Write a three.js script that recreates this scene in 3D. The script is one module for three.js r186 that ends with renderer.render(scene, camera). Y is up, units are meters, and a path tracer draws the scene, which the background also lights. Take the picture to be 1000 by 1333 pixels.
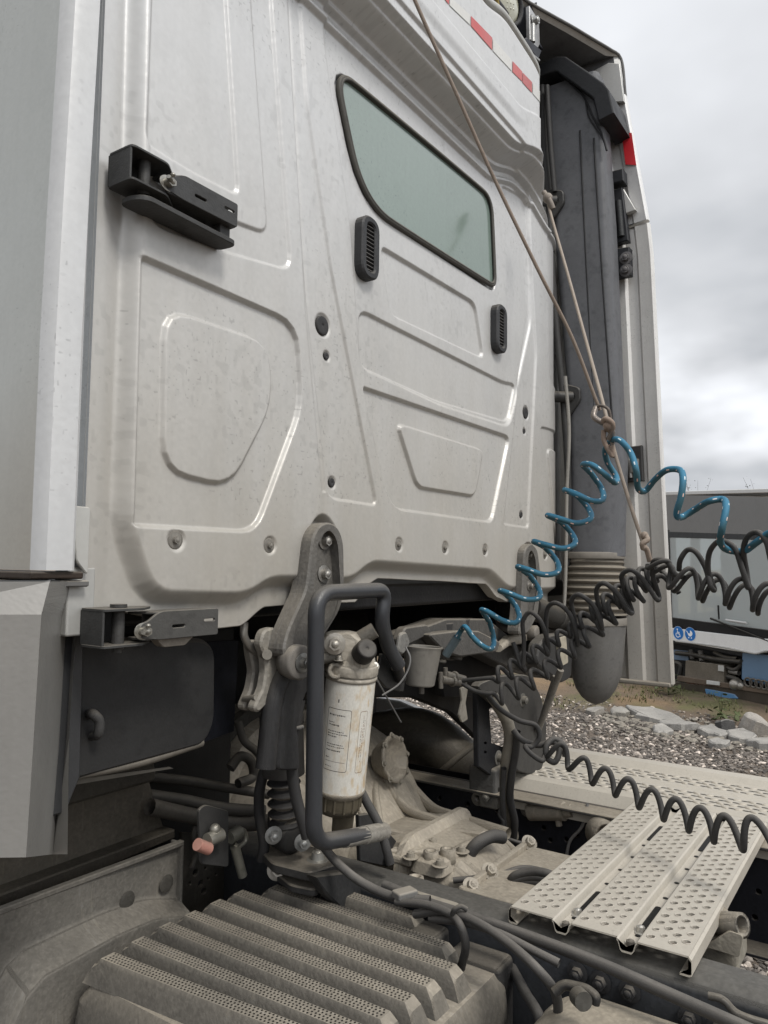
import * as THREE from 'three';
import { RoundedBoxGeometry } from 'three/addons/geometries/RoundedBoxGeometry.js';
import { mergeGeometries, mergeVertices, toCreasedNormals } from 'three/addons/utils/BufferGeometryUtils.js';

// ───────────────────────── camera, sky, sun, exposure ─────────────────────────
const scene = new THREE.Scene();
const camera = new THREE.PerspectiveCamera(67.36, 3 / 4, 0.05, 3000);
camera.position.set(-1.77, 1.67, 1.05);
camera.rotation.order = 'YXZ';
camera.rotation.set(0.0677921, -0.9732440, 0.0127683);
camera.updateMatrixWorld(true);
scene.add(camera);
const EXPOSURE = 1.8, SUN = 1.4, SKYGAIN = 0.55;
const renderer = new THREE.WebGLRenderer({ antialias: true });
renderer.toneMapping = THREE.LinearToneMapping;
renderer.toneMappingExposure = EXPOSURE;
renderer.shadowMap.enabled = true;
const sunDir = new THREE.Vector3(-0.2, 0.78, 0.62).normalize();
const sun = new THREE.DirectionalLight(new THREE.Color(1, 0.965, 0.91), SUN);
sun.name = 'sun_light';
sun.position.copy(sunDir).multiplyScalar(30); sun.castShadow = true; sun.shadow.radius = 28;
Object.assign(sun.shadow.camera, { left: -14, right: 14, top: 14, bottom: -14, near: 1, far: 80 });
scene.add(sun, sun.target);

// seeded randomness and value noise
let seed = 20240611;
const rnd = () => { seed = (seed + 0x6d2b79f5) | 0; let t = Math.imul(seed ^ (seed >>> 15), 1 | seed); t = (t + Math.imul(t ^ (t >>> 7), 61 | t)) ^ t; return ((t ^ (t >>> 14)) >>> 0) / 4294967296; };
const rr = (a, b) => a + (b - a) * rnd();
const hash3 = (x, y, z) => { let h = (Math.imul(x, 374761393) ^ Math.imul(y, 668265263) ^ Math.imul(z, 2147483647 - 1640531)) | 0; h = Math.imul(h ^ (h >>> 13), 1274126177); return ((h ^ (h >>> 16)) >>> 0) / 4294967296; };
const sm = (t) => t * t * (3 - 2 * t), clamp = (v, a = 0, b = 1) => Math.min(b, Math.max(a, v)), step = (a, b, v) => sm(clamp((v - a) / (b - a))), mix = (a, b, t) => a + (b - a) * t;
function noise3(x, y, z) {
  const i = Math.floor(x), j = Math.floor(y), k = Math.floor(z), u = sm(x - i), v = sm(y - j), w = sm(z - k), h = hash3;
  return mix(mix(mix(h(i, j, k), h(i + 1, j, k), u), mix(h(i, j + 1, k), h(i + 1, j + 1, k), u), v), mix(mix(h(i, j, k + 1), h(i + 1, j, k + 1), u), mix(h(i, j + 1, k + 1), h(i + 1, j + 1, k + 1), u), v), w);
}
const fbm = (x, y, z, o = 4) => { let s = 0, a = 0.5, n = 0; for (let i = 0; i < o; i++) { s += a * noise3(x, y, z); n += a; a *= 0.5; x = x * 2.03 + 7.1; y = y * 2.03 + 3.3; z = z * 2.03 + 1.7; } return s / n; };

{ // cloudy sky, one layer of broken grey and white cloud
  const W = 2048, H = 1024, d = new Float32Array(W * H * 4), v = new THREE.Vector3();
  for (let j = 0; j < H; j++) for (let i = 0; i < W; i++) {
    const th = (j + 0.5) / H * Math.PI - Math.PI / 2, ph = ((i + 0.5) / W - 0.5) * 2 * Math.PI;
    v.set(Math.cos(th) * Math.cos(ph), Math.sin(th), Math.cos(th) * Math.sin(ph));
    const o = (j * W + i) * 4, e = Math.max(v.y, 0);
    const s = 1.0 / (0.16 + e), cx = v.x * s, cz = v.z * s;
    const big = fbm(cx * 0.9 + 4.2, cz * 0.9 + 8.0, 0.3, 5), fine = fbm(cx * 2.6 + 1, cz * 2.6 + 5, 2.2, 5);
    const puff = fbm(v.x * 7 + 2, v.y * 16 + 1, v.z * 7 + 3, 5);
    let c = 0.76 + 1.3 * (big - 0.5) + 0.5 * (fine - 0.5);
    const low = step(0.36, 0.13, v.y) * step(0.03, 0.12, v.y);
    c += low * (0.12 + 1.25 * (puff - 0.46));
    const band = step(0.16, 0.05, v.y); c = mix(c, 0.60 + 0.3 * (puff - 0.5), band);
    const glow = Math.pow(Math.max(0, v.dot(sunDir)), 3);
    c = clamp(c, 0.34, 1.05) * (1 + 1.1 * glow) * SKYGAIN;
    const blue = clamp(0.4 - c, 0, 0.3) * 0.4;
    if (v.y < -0.02) c = 0.3;
    d[o] = c * (0.965 - blue * 0.7); d[o + 1] = c * (0.99 - blue * 0.25); d[o + 2] = c * (1.035 + blue * 0.2); d[o + 3] = 1;
  }
  const t = new THREE.DataTexture(d, W, H, THREE.RGBAFormat, THREE.FloatType);
  t.mapping = THREE.EquirectangularReflectionMapping; t.magFilter = t.minFilter = THREE.LinearFilter; t.needsUpdate = true;
  scene.background = t; scene.environment = t;
}

// ───────────────────────── helpers ─────────────────────────
const V = (x, y, z) => new THREE.Vector3(x, y, z);
// a sight line of the survey photograph cut with a plane (x, y or z = constant) or taken at a depth: gives points in metres
function at(px, py, p) {
  const d = V((px - 500) / 1000, -(py - 666.5) / 1000, -1).applyQuaternion(camera.quaternion), c = camera.position;
  if (typeof p === 'number') return d.multiplyScalar(p).add(c);
  const k = Object.keys(p)[0];
  return d.multiplyScalar((p[k] - c[k]) / d[k]).add(c);
}
const pts = (list, p) => list.map((q) => at(q[0], q[1], q[2] ?? p));
const used = new Map();
const numbered = (n) => { const k = used.get(n) ?? -1; used.set(n, k + 1); return k < 0 ? n : n + '_' + String(k + 1).padStart(3, '0'); };
function noiseTex(size, fn, srgb) {
  const d = new Uint8Array(size * size * 4);
  for (let j = 0; j < size; j++) for (let i = 0; i < size; i++) { const c = fn(i / size, j / size), o = (j * size + i) * 4; for (let k = 0; k < 3; k++) d[o + k] = clamp(Array.isArray(c) ? c[k] : c) * 255; d[o + 3] = 255; }
  const t = new THREE.DataTexture(d, size, size); t.wrapS = t.wrapT = THREE.RepeatWrapping; t.magFilter = THREE.LinearFilter; t.minFilter = THREE.LinearMipmapLinearFilter; t.generateMipmaps = true;
  if (srgb) t.colorSpace = THREE.SRGBColorSpace; t.needsUpdate = true; return t;
}
// tileable noise: sample on a torus-like blend
const tile = (u, v, f, z, o = 4) => { const a = fbm(u * f, v * f, z, o), b = fbm((u - 1) * f, v * f, z, o), c = fbm(u * f, (v - 1) * f, z, o), d = fbm((u - 1) * f, (v - 1) * f, z, o), x = sm(clamp((u - 0.75) * 4)), y = sm(clamp((v - 0.75) * 4)); return mix(mix(a, b, x), mix(c, d, x), y); };
const T = {
  dirt: noiseTex(512, (u, v) => { const a = tile(u, v, 5, 1, 5), b = tile(u, v, 40, 2, 3), s = tile(u, v, 22, 8, 5); const k = 0.92 + 0.22 * (a - 0.5) + 0.18 * (b - 0.5) - 0.16 * step(0.54, 0.80, s); return [k, k * 0.995, k * 0.985]; }),
  film: noiseTex(1024, (u, v) => { const a = tile(u, v, 4, 11, 6), b = tile(u, v, 120, 12, 2), st = fbm(u * 90, v * 5, 13, 3), d = tile(u, v, 11, 14, 5); const k = 0.96 + 0.03 * (a - 0.5) + 0.09 * (b - 0.5) + 0.05 * (st - 0.5) - 0.03 * step(0.5, 0.75, d) - 0.22 * step(0.86, 0.93, tile(u, v, 170, 17, 1)) * step(0.45, 0.6, a) - 0.10 * step(0.80, 0.9, tile(u, v, 60, 18, 2)); return [k, k * 0.998, k * 0.99]; }),
  grime: noiseTex(1024, (u, v) => { const a = tile(u, v, 4, 21, 5), b = tile(u, v, 70, 22, 3); const sc = step(0.62, 0.78, fbm(u * 70, v * 8, 3, 4)) * step(0.42, 0.62, a), fl = step(0.60, 0.72, tile(u, v, 90, 24, 2)); const k = 0.80 + 0.4 * (a - 0.5) + 0.34 * (b - 0.5) + 0.10 * fl; return [k + sc * 0.26, k * 0.985 + sc * 0.24, k * 0.955 + sc * 0.2]; }),
  grain: noiseTex(512, (u, v) => 0.5 + 0.6 * (tile(u, v, 90, 31, 2) - 0.5) + 0.4 * (tile(u, v, 12, 32, 4) - 0.5)),
  rough: noiseTex(256, (u, v) => { const k = 0.8 + 0.4 * (tile(u, v, 9, 41, 5) - 0.5); return [0, k, 0]; }),
};
const rep = (t, r) => { const c = t.clone(); c.repeat.set(r, r); c.needsUpdate = true; return c; };
const S = (o, mapName, per, bump = 0.0006) => new THREE.MeshPhysicalMaterial({ vertexColors: true, map: rep(T[mapName], per), roughnessMap: rep(T.rough, per), bumpMap: rep(T.grain, per * 1.3), bumpScale: bump, side: THREE.DoubleSide, ...o });
const M = {
  silver: S({ roughness: 0.52, metalness: 0.25 }, 'film', 1.1, 0.00035),
  paint: S({ roughness: 0.42, metalness: 0.1 }, 'film', 1.6, 0.0002),
  plastic: S({ specularIntensity: 0.55, roughness: 0.66, metalness: 0 }, 'dirt', 2.2, 0.0005),
  dusty: S({ specularIntensity: 0.55, roughness: 0.93, metalness: 0 }, 'grime', 2.4, 0.0012),
  steel: S({ specularIntensity: 0.55, roughness: 0.62, metalness: 0.15 }, 'grime', 2.1, 0.0006),
  cast: S({ roughness: 0.82, metalness: 0.05 }, 'grime', 1.9, 0.0014),
  rubber: S({ specularIntensity: 0.55, roughness: 0.75, metalness: 0 }, 'dirt', 4.0, 0.0004),
  galv: S({ roughness: 0.42, metalness: 0.65 }, 'dirt', 3.0, 0.0003),
  deck: S({ roughness: 0.62, metalness: 0.05 }, 'film', 2.2, 0.0004),
  trim: S({ roughness: 0.5, metalness: 0 }, 'film', 1.8, 0.0003),
  gloss: new THREE.MeshPhysicalMaterial({ vertexColors: true, map: rep(T.film, 1.3), roughnessMap: rep(T.rough, 0.9), roughness: 0.18, clearcoat: 0.6, clearcoatRoughness: 0.1, side: THREE.DoubleSide }),
  stone: S({ roughness: 0.95 }, 'grime', 1.4, 0.006),
};
const DUST = [0.36, 0.32, 0.26];
function norm(g) { // one layout for merging
  let o = g.index ? g.toNonIndexed() : g.clone();
  for (const k of Object.keys(o.attributes)) if (!['position', 'normal', 'uv'].includes(k)) o.deleteAttribute(k);
  if (!o.attributes.normal) o.computeVertexNormals();
  if (!o.attributes.uv) o.setAttribute('uv', new THREE.BufferAttribute(new Float32Array(o.attributes.position.count * 2), 2));
  return o;
}
function finish(geos, { col = [0.2, 0.2, 0.2], dust = 0.5, keepUV = false, dustCol = DUST, side = 0.12 } = {}) {
  if ((col[0] + col[1] + col[2]) / 3 < 0.1) { side *= 0.4; dust *= 0.75; col = col.map((v) => v * 0.62); }
  const g = mergeGeometries([].concat(geos).map(norm)), p = g.attributes.position, n = g.attributes.normal, uv = g.attributes.uv, c = new Float32Array(p.count * 3);
  for (let i = 0; i < p.count; i++) {
    const x = p.getX(i), y = p.getY(i), z = p.getZ(i), nx = Math.abs(n.getX(i)), ny = Math.abs(n.getY(i)), nz = Math.abs(n.getZ(i));
    if (!keepUV) { if (nx > ny && nx > nz) uv.setXY(i, z, y); else if (ny > nz) uv.setXY(i, x, z); else uv.setXY(i, x, y); }
    const k = clamp(dust * (side + (1 - side) * step(0.1, 0.85, n.getY(i))) * (0.65 + 0.7 * noise3(x * 14, y * 14, z * 14)));
    for (let q = 0; q < 3; q++) c[i * 3 + q] = mix(col[q], dustCol[q], k);
  }
  g.setAttribute('color', new THREE.BufferAttribute(c, 3));
  return g;
}
function part(name, geos, mat, parent, o = {}) {
  const m = new THREE.Mesh(finish(geos, o), typeof mat === 'string' ? M[mat] : mat);
  m.name = numbered(name); m.castShadow = m.receiveShadow = true; parent.add(m);
  if (o.label) m.userData.label = o.label;
  if (o.kind) m.userData.kind = o.kind;
  return m;
}
function group(name, parent, label) { const g = new THREE.Group(); g.name = numbered(name); parent.add(g); if (label) g.userData.label = label; return g; }
function thing(name, label, category, grp) { const g = group(name, scene, label); g.userData.category = category; if (grp) g.userData.group = grp; return g; }
function tag(o, label, category, grp) { o.userData.label = label; o.userData.category = category; if (grp) o.userData.group = grp; return o; }
const structure = (m) => { m.userData.kind = 'structure'; return m; };

const box = (x0, x1, y0, y1, z0, z1, r = 0.003) => { const w = x1 - x0, h = y1 - y0, d = z1 - z0; return new RoundedBoxGeometry(w, h, d, 2, Math.min(r, w * 0.45, h * 0.45, d * 0.45)).translate((x0 + x1) / 2, (y0 + y1) / 2, (z0 + z1) / 2); };
const UP = V(0, 1, 0);
// rounded-rectangle section about the upright axis x = X whose outline spans the sight lines l and r at row y of the survey
function span(y, l, r, X, hx, rf) {
  const m = at((l + r) / 2, y, { x: X }), v = m.clone().sub(camera.position), dep = v.dot(V(0, 0, -1).applyQuaternion(camera.quaternion)), w = (r - l) / 2000 * dep, n = Math.hypot(v.x, v.z), px = Math.abs(v.z / n), pz = Math.abs(v.x / n);
  let hz = w; for (let i = 0; i < 12; i++) { const q = rf * Math.min(hx, hz); hz = (w - q - (hx - q) * px) / pz + q; }
  return { c: m, hz, w, q: rf * Math.min(hx, hz) };
}
const orient = (g, a, dir) => g.applyQuaternion(new THREE.Quaternion().setFromUnitVectors(UP, dir.clone().normalize())).translate(a.x, a.y, a.z);
const rod = (a, b, r, r2 = r, n = 16) => { const d = b.clone().sub(a), l = d.length(); return orient(new THREE.CylinderGeometry(r2, r, l, n).translate(0, l / 2, 0), a, d); };
const lathe = (prof, a, dir, n = 32) => orient(new THREE.LatheGeometry(prof.map((q) => new THREE.Vector2(q[0], q[1])), n), a, dir);
const tube = (list, r, n = 10, seg, tension = 0.5) => new THREE.TubeGeometry(new THREE.CatmullRomCurve3(list, false, 'centripetal', tension), seg ?? Math.max(16, list.length * 8), r, n);
// bent pipe with fillets
function bent(list, r, fillet = 0.05, n = 16) {
  const path = new THREE.CurvePath(); let prev = list[0];
  for (let i = 1; i < list.length; i++) {
    const p = list[i];
    if (i === list.length - 1) { path.add(new THREE.LineCurve3(prev, p)); break; }
    const a = list[i - 1].clone().sub(p), b = list[i + 1].clone().sub(p), f = Math.min(fillet, a.length() * 0.48, b.length() * 0.48), s = p.clone().addScaledVector(a.normalize(), f), e = p.clone().addScaledVector(b.normalize(), f);
    path.add(new THREE.LineCurve3(prev, s)); path.add(new THREE.QuadraticBezierCurve3(s, p, e)); prev = e;
  }
  return new THREE.TubeGeometry(path, list.length * 22, r, n);
}
const ball = (p, r, n = 12) => new THREE.SphereGeometry(r, n, n * 0.7 | 0).translate(p.x, p.y, p.z);
function hexBolt(p, dir, r = 0.008) { // washer, hex head, domed end
  return [lathe([[0, 0], [r * 1.7, 0], [r * 1.7, r * 0.22], [0, r * 0.22]], p, dir, 16), orient(new THREE.CylinderGeometry(r, r * 1.06, r * 1.1, 6).translate(0, r * 0.7, 0), p, dir), lathe([[r * 0.62, r * 1.25], [r * 0.45, r * 1.5], [0, r * 1.55]], p, dir, 10)];
}
function roundedPoly(P, r, seg = 4) { // 2D, corners rounded
  const o = [], n = P.length;
  for (let i = 0; i < n; i++) {
    const p = P[i], a = P[(i + n - 1) % n], b = P[(i + 1) % n], la = Math.hypot(a[0] - p[0], a[1] - p[1]), lb = Math.hypot(b[0] - p[0], b[1] - p[1]), q = Math.min(p[2] ?? r, la * 0.49, lb * 0.49);
    const s = [p[0] + (a[0] - p[0]) / la * q, p[1] + (a[1] - p[1]) / la * q], e = [p[0] + (b[0] - p[0]) / lb * q, p[1] + (b[1] - p[1]) / lb * q];
    for (let k = 0; k <= seg; k++) { const t = k / seg, u = 1 - t; o.push([u * u * s[0] + 2 * u * t * p[0] + t * t * e[0], u * u * s[1] + 2 * u * t * p[1] + t * t * e[1]]); }
  }
  return o;
}
const shape = (P, holes = []) => { const s = new THREE.Shape(P.map((q) => new THREE.Vector2(q[0], q[1]))); for (const h of holes) s.holes.push(new THREE.Path(h.map((q) => new THREE.Vector2(q[0], q[1])))); return s; };
// a plate: outline in (u, v), thickness along w
function plate(P, depth, [o, u, v], bevel = 0.0015, holes = [], cs = 8) {
  const g = new THREE.ExtrudeGeometry(shape(P, holes), { depth, bevelEnabled: bevel > 0, bevelThickness: bevel, bevelSize: bevel, bevelSegments: 1, curveSegments: cs });
  const w = u.clone().cross(v).normalize();
  return g.applyMatrix4(new THREE.Matrix4().makeBasis(u, v, w).setPosition(o));
}
const XY = (z) => [V(0, 0, z), V(1, 0, 0), V(0, 1, 0)];            // outline (x, y), thickness towards +z
const ZY = (x) => [V(x, 0, 0), V(0, 0, -1), V(0, 1, 0)];           // outline (-z, y), thickness towards +x
const XZ = (y) => [V(0, y, 0), V(1, 0, 0), V(0, 0, -1)];           // outline (x, -z), thickness towards +y
const circ = (x, y, r, n = 12) => Array.from({ length: n }, (_, i) => [x + r * Math.cos(i / n * 2 * Math.PI), y + r * Math.sin(i / n * 2 * Math.PI)]);
const slot = (x, y, hw, r) => [...Array.from({ length: 6 }, (_, i) => { const a = Math.PI / 2 + i / 5 * Math.PI; return [x - hw + r * Math.cos(a), y + r * Math.sin(a)]; }), ...Array.from({ length: 6 }, (_, i) => { const a = -Math.PI / 2 + i / 5 * Math.PI; return [x + hw + r * Math.cos(a), y + r * Math.sin(a)]; })];
// skin through rings of equal length, ends closed
function loft(rings, caps = true, crease = 0.6) {
  const n = rings[0].length, pos = [], idx = [];
  rings.forEach((r) => r.forEach((p) => pos.push(p.x, p.y, p.z)));
  for (let j = 0; j < rings.length - 1; j++) for (let i = 0; i < n; i++) { const a = j * n + i, b = j * n + (i + 1) % n; idx.push(a, b, a + n, b, b + n, a + n); }
  if (caps) for (const j of [0, rings.length - 1]) { const c = new THREE.Vector3(); rings[j].forEach((p) => c.add(p)); c.divideScalar(n); const k = pos.length / 3; pos.push(c.x, c.y, c.z); for (let i = 0; i < n; i++) { const a = j * n + i, b = j * n + (i + 1) % n; j ? idx.push(a, b, k) : idx.push(b, a, k); } }
  let vol = 0; for (let i = 0; i < idx.length; i += 3) { const [a, b, c] = [idx[i] * 3, idx[i + 1] * 3, idx[i + 2] * 3]; vol += pos[a] * (pos[b + 1] * pos[c + 2] - pos[b + 2] * pos[c + 1]) - pos[a + 1] * (pos[b] * pos[c + 2] - pos[b + 2] * pos[c]) + pos[a + 2] * (pos[b] * pos[c + 1] - pos[b + 1] * pos[c]); }
  if (vol < 0) for (let i = 0; i < idx.length; i += 3) { const t = idx[i]; idx[i] = idx[i + 1]; idx[i + 1] = t; }
  const g = new THREE.BufferGeometry(); g.setAttribute('position', new THREE.Float32BufferAttribute(pos, 3)); g.setIndex(idx);
  return toCreasedNormals(g, crease);
}
// rounded-rectangle ring about c with half sizes along unit vectors a, b
function ring(c, a, b, ha, hb, r, k = 5) {
  const o = []; r = Math.min(r, ha * 0.999, hb * 0.999);
  for (const [sx, sy, s] of [[1, 1, 0], [-1, 1, 1], [-1, -1, 2], [1, -1, 3]]) for (let i = 0; i <= k; i++) { const t = (s + i / k) * Math.PI / 2; o.push(c.clone().addScaledVector(a, sx * (ha - r) + r * Math.cos(t)).addScaledVector(b, sy * (hb - r) + r * Math.sin(t))); }
  return o;
}
function coilPath(axis, radius, turns, phase = 0, squash = 1, per = 22, u0 = 0, u1 = 1) { // a helix about a sagging axis
  const c = new THREE.CatmullRomCurve3(axis, false, 'centripetal'), N = Math.round(turns * per), o = [];
  for (let i = 0; i <= N; i++) {
    const t = u0 + (u1 - u0) * i / N, p = c.getPointAt(t), tg = c.getTangentAt(t), s = V(0, 1, 0).cross(tg).normalize(), up = tg.clone().cross(s), a = phase + i / per * 2 * Math.PI;
    const r = typeof radius === 'function' ? radius(t, i / per) : radius;
    o.push(p.addScaledVector(up, r * Math.cos(a)).addScaledVector(s, r * squash * Math.sin(a)));
  }
  return o;
}
// ───────────────────────── the truck: rear of the cab ─────────────────────────
const truck = thing('semi_truck', 'silver dusty road tractor seen from behind its sleeper cab, with exposed chassis', 'truck');
const SILVER = [0.575, 0.582, 0.588];
{ // the pressed rear wall: one sheet whose panels are pressed in and out by a few millimetres
  const F = [];
  const px2 = (P, z = 0.03) => P.map((q) => { const p = at(q[0], q[1], { z }); return [p.x, p.y, q[2]]; });
  const press = (P, h, w, r) => { const R = roundedPoly(px2(P), r); let x0 = 9, x1 = -9, y0 = 9, y1 = -9; for (const q of R) { x0 = Math.min(x0, q[0]); x1 = Math.max(x1, q[0]); y0 = Math.min(y0, q[1]); y1 = Math.max(y1, q[1]); } F.push({ R, h, w, x0: x0 - 0.03, x1: x1 + 0.03, y0: y0 - 0.03, y1: y1 + 0.03 }); };
  const sdf = (R, x, y) => { let d = 1e9, s = 1; for (let i = 0, j = R.length - 1; i < R.length; j = i++) { const ex = R[j][0] - R[i][0], ey = R[j][1] - R[i][1], wx = x - R[i][0], wy = y - R[i][1], t = clamp((wx * ex + wy * ey) / (ex * ex + ey * ey + 1e-12)), bx = wx - ex * t, by = wy - ey * t; d = Math.min(d, bx * bx + by * by); const a = y >= R[i][1], b = y < R[j][1], c = ex * wy > ey * wx; if ((a && b && c) || (!a && !b && !c)) s = -s; } return s * Math.sqrt(d); };
  // left column, upper nested panels
  press([[205, -160], [352, -160], [354, 0], [380, 352], [290, 326], [194, 290]], -0.005, 0.009, 0.035);
  press([[205, -160], [326, -160], [328, 0], [350, 304], [296, 284], [196, 240]], 0.004, 0.007, 0.03);
  press([[205, -160], [294, -160], [296, 0], [312, 254], [250, 222], [192, 186]], -0.005, 0.008, 0.02);
  // left column, large pressed panel with raised field
  press([[187, 334, 0.005], [388, 421, 0.06], [394, 530], [334, 692, 0.04], [177, 684, 0.004]], -0.008, 0.01, 0.05);
  press([[216, 400], [352, 447], [357, 525], [302, 634], [214, 612]], 0.007, 0.011, 0.055);
  // pillar strip with plugs
  press([[374, -60], [387, -60], [400, 130], [432, 350], [491, 658, 0.02], [427, 648, 0.03], [400, 380], [383, 130]], -0.0045, 0.007, 0.02);
  press([[372, -60], [376, -60], [403, 400], [424, 640], [420, 640], [398, 400]], -0.0025, 0.005, 0.002);
  // middle field
  press([[419, -40], [640, 190], [690, 252, 0.05], [694, 420], [664, 556, 0.05], [574, 527], [470, 478], [458, 300], [424, 60]], -0.006, 0.016, 0.03);
  press([[500, 320], [622, 394, 0.03], [633, 466, 0.03], [512, 408, 0.03]], -0.007, 0.013, 0.02);
  press([[470, 401, 0.04], [658, 497, 0.03], [674, 500], [664, 549], [574, 522], [473, 476]], -0.006, 0.011, 0.03);
  press([[473, 504, 0.01], [664, 569, 0.03], [641, 680, 0.03], [514, 662, 0.05], [500, 628]], -0.008, 0.010, 0.03);
  press([[519, 551], [631, 586], [620, 646], [545, 634]], 0.007, 0.011, 0.03);
  // right strip and small nested panels
  press([[655, 240], [688, 258, 0.03], [699, 462], [688, 687, 0.015], [656, 682, 0.01], [676, 500], [690, 400]], -0.005, 0.008, 0.03);
  press([[713, 300], [745, 320], [750, 520], [716, 496]], -0.005, 0.008, 0.03);
  press([[703, 555], [760, 570], [758, 760], [730, 740]], -0.005, 0.008, 0.03);
  press([[713, 584], [756, 592], [752, 720], [727, 690]], 0.005, 0.008, 0.03);
  // recess for the window
  const WIN = [[434, 82, 0.07], [643, 256, 0.06], [648, 380, 0.04], [470, 262, 0.12]];
  press(WIN, -0.012, 0.012, 0.05);
  // dimples
  const HOLES = [[423, 423, 0.023], [428, 463, 0.009], [435, 628, 0.011], [230, 703, 0.016], [352, 710, 0.0145], [520, 709, 0.0145], [580, 713, 0.0145], [632, 716, 0.0145], [687, 537, 0.021], [685, 561, 0.009], [681, 670, 0.011], [710, 722, 0.016]].map(([x, y, r]) => { const p = at(x, y, { z: 0.03 }); return [p.x, p.y, r]; });
  // recess for the two cab mounts
  const arch = [[393, 860], [404, 690, 0.05], [420, 668], [438, 690, 0.05], [448, 860]], arch2 = [[674, 830], [680, 715, 0.03], [688, 706], [696, 715, 0.03], [703, 830]];
  press(arch, -0.022, 0.03, 0.04); press(arch2, -0.02, 0.03, 0.03);
  // the raised main field inside its flange
  const MAIN = roundedPoly(px2([[195, -300], [195, 0], [190, 300], [177, 684], [205, 766], [322, 769], [352, 747], [420, 747], [458, 750], [484, 727], [640, 739], [663, 762], [700, 764], [760, 762], [800, 400], [800, -500]]), 0.035);
  const bottomPx = [[100, 792], [135, 794], [285, 818], [312, 815], [345, 790], [400, 786], [462, 784], [480, 760], [492, 753], [560, 756], [632, 760], [648, 778], [662, 784], [705, 784], [760, 784]].map((q) => at(q[0], q[1], { z: 0 }));
  const yb = (x) => { for (let i = 1; i < bottomPx.length; i++) if (x <= bottomPx[i].x) { const a = bottomPx[i - 1], b = bottomPx[i]; return mix(a.y, b.y, step(a.x, b.x, x) * 0.5 + 0.5 * clamp((x - a.x) / (b.x - a.x))); } return bottomPx.at(-1).y; };
  const ledge = (x) => 2.892 + 0.05 * step(0.25, 0.47, x) - 0.055 * step(0.5, 0.75, x);
  const H = (x, y) => {
    let z = 0.03 * step(0.03, 0.0, sdf(MAIN, x, y));
    for (const f of F) if (x > f.x0 && x < f.x1 && y > f.y0 && y < f.y1) { const d = sdf(f.R, x, y); if (d < f.w) z += 1.25 * f.h * step(Math.max(f.w * 0.3, 0.0032), -Math.max(f.w * 0.3, 0.0032), d); }
    for (const h of HOLES) { const d = Math.hypot(x - h[0], y - h[1]); if (d < h[2] + 0.006) z -= 0.004 * step(h[2] + 0.005, h[2] - 0.001, d); }
    const l = y - ledge(x); // roof cap standing out over a two-step gutter
    z += 0.012 * step(-0.050, -0.040, l) - 0.010 * step(-0.034, -0.026, l) + 0.016 * step(-0.012, -0.004, l) + 0.055 * step(0.004, 0.03, l) + 0.022 * step(0.034, 0.045, l);
    if (l > 0.05) { z += 0.006 * step(0.09, 0.12, l) * step(0.40, 0.2, x); z -= 0.004 * step(0.150, 0.158, l); }
    const c = x - mix(0.74, 0.40, step(-0.04, 0.06, l)), up = step(-0.04, 0.06, l); // corner turning forward
    if (c > 0) z -= mix(1.6 * c * c, 0.5 * c * c + 0.42 * Math.max(0, c - 0.05), up);
    if (x < -1.0) z += 0.010 * step(-1.0, -1.04, x) * 0.6;
    return z;
  };
  const NX = 720, NY = 800, X0 = -1.058, X1 = 1.04, pos = new Float32Array((NX + 1) * (NY + 3) * 3), col = new Float32Array(pos.length), uv = new Float32Array((NX + 1) * (NY + 3) * 2), idx = [];
  for (let j = -2; j <= NY; j++) for (let i = 0; i <= NX; i++) {
    const x = mix(X0, X1, i / NX), y0 = yb(x), top = 3.245 + 0.03 * step(0.05, 0.2, x) - 0.05 * step(0.36, 0.62, x), t = Math.max(0, j) / NY, y = mix(y0, top, t), k = (j + 2) * (NX + 1) + i;
    let z = H(x, y); if (j === -1) z -= 0.004; if (j === -2) z -= 0.03;
    const topk = top - y; if (topk < 0.03) z -= 0.02 * (1 - topk / 0.03) ** 2;
    pos.set([x, y, z], k * 3); uv.set([x, y], k * 2);
    const low = step(2.75, 1.6, y), run = fbm(x * 26, y * 1.6, 5, 3), cl = fbm(x * 3.1, y * 3.1, 9, 4), pit = step(0.74, 0.8, noise3(x * 90, y * 70, 4)) * step(0.5, 0.62, fbm(x * 5, y * 5, 12, 3));
    const soot = step(0.1, 0.0, Math.abs(y - 2.19 - 0.27 * (x + 1.0))) * step(-0.6, -0.85, x) * step(0.4, 0.62, fbm(x * 22, y * 13, 30, 4));
    const d = clamp(0.10 + 0.95 * low * (0.75 + 0.2 * (cl - 0.5)) + 0.14 * (run - 0.5) * (0.4 + low) + 0.05 * (cl - 0.5)), b = 0.10 * (fbm(x * 30, y * 14, 2, 4) - 0.5);
    for (let q = 0; q < 3; q++) { let v = mix(SILVER[q], [0.375, 0.35, 0.305][q], d); v = mix(v, v * 0.72, clamp(0.32 * pit + 0.35 * soot + Math.max(0, b))); col[k * 3 + q] = v; }
    if (j > -2 && i < NX) { const a = k - NX - 1; if (j > -2) idx.push(a, a + 1, k, a + 1, k + 1, k); }
  }
  const g = new THREE.BufferGeometry(); g.setAttribute('position', new THREE.BufferAttribute(pos, 3)); g.setAttribute('color', new THREE.BufferAttribute(col, 3)); g.setAttribute('uv', new THREE.BufferAttribute(uv, 2)); g.setIndex(idx); g.computeVertexNormals();
  const wall = new THREE.Mesh(g, M.silver); wall.name = 'cab_rear_wall'; wall.castShadow = wall.receiveShadow = true; wall.userData.label = 'silver pressed sheet rear wall of the sleeper cab, dusty towards the bottom'; truck.add(wall);
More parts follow.
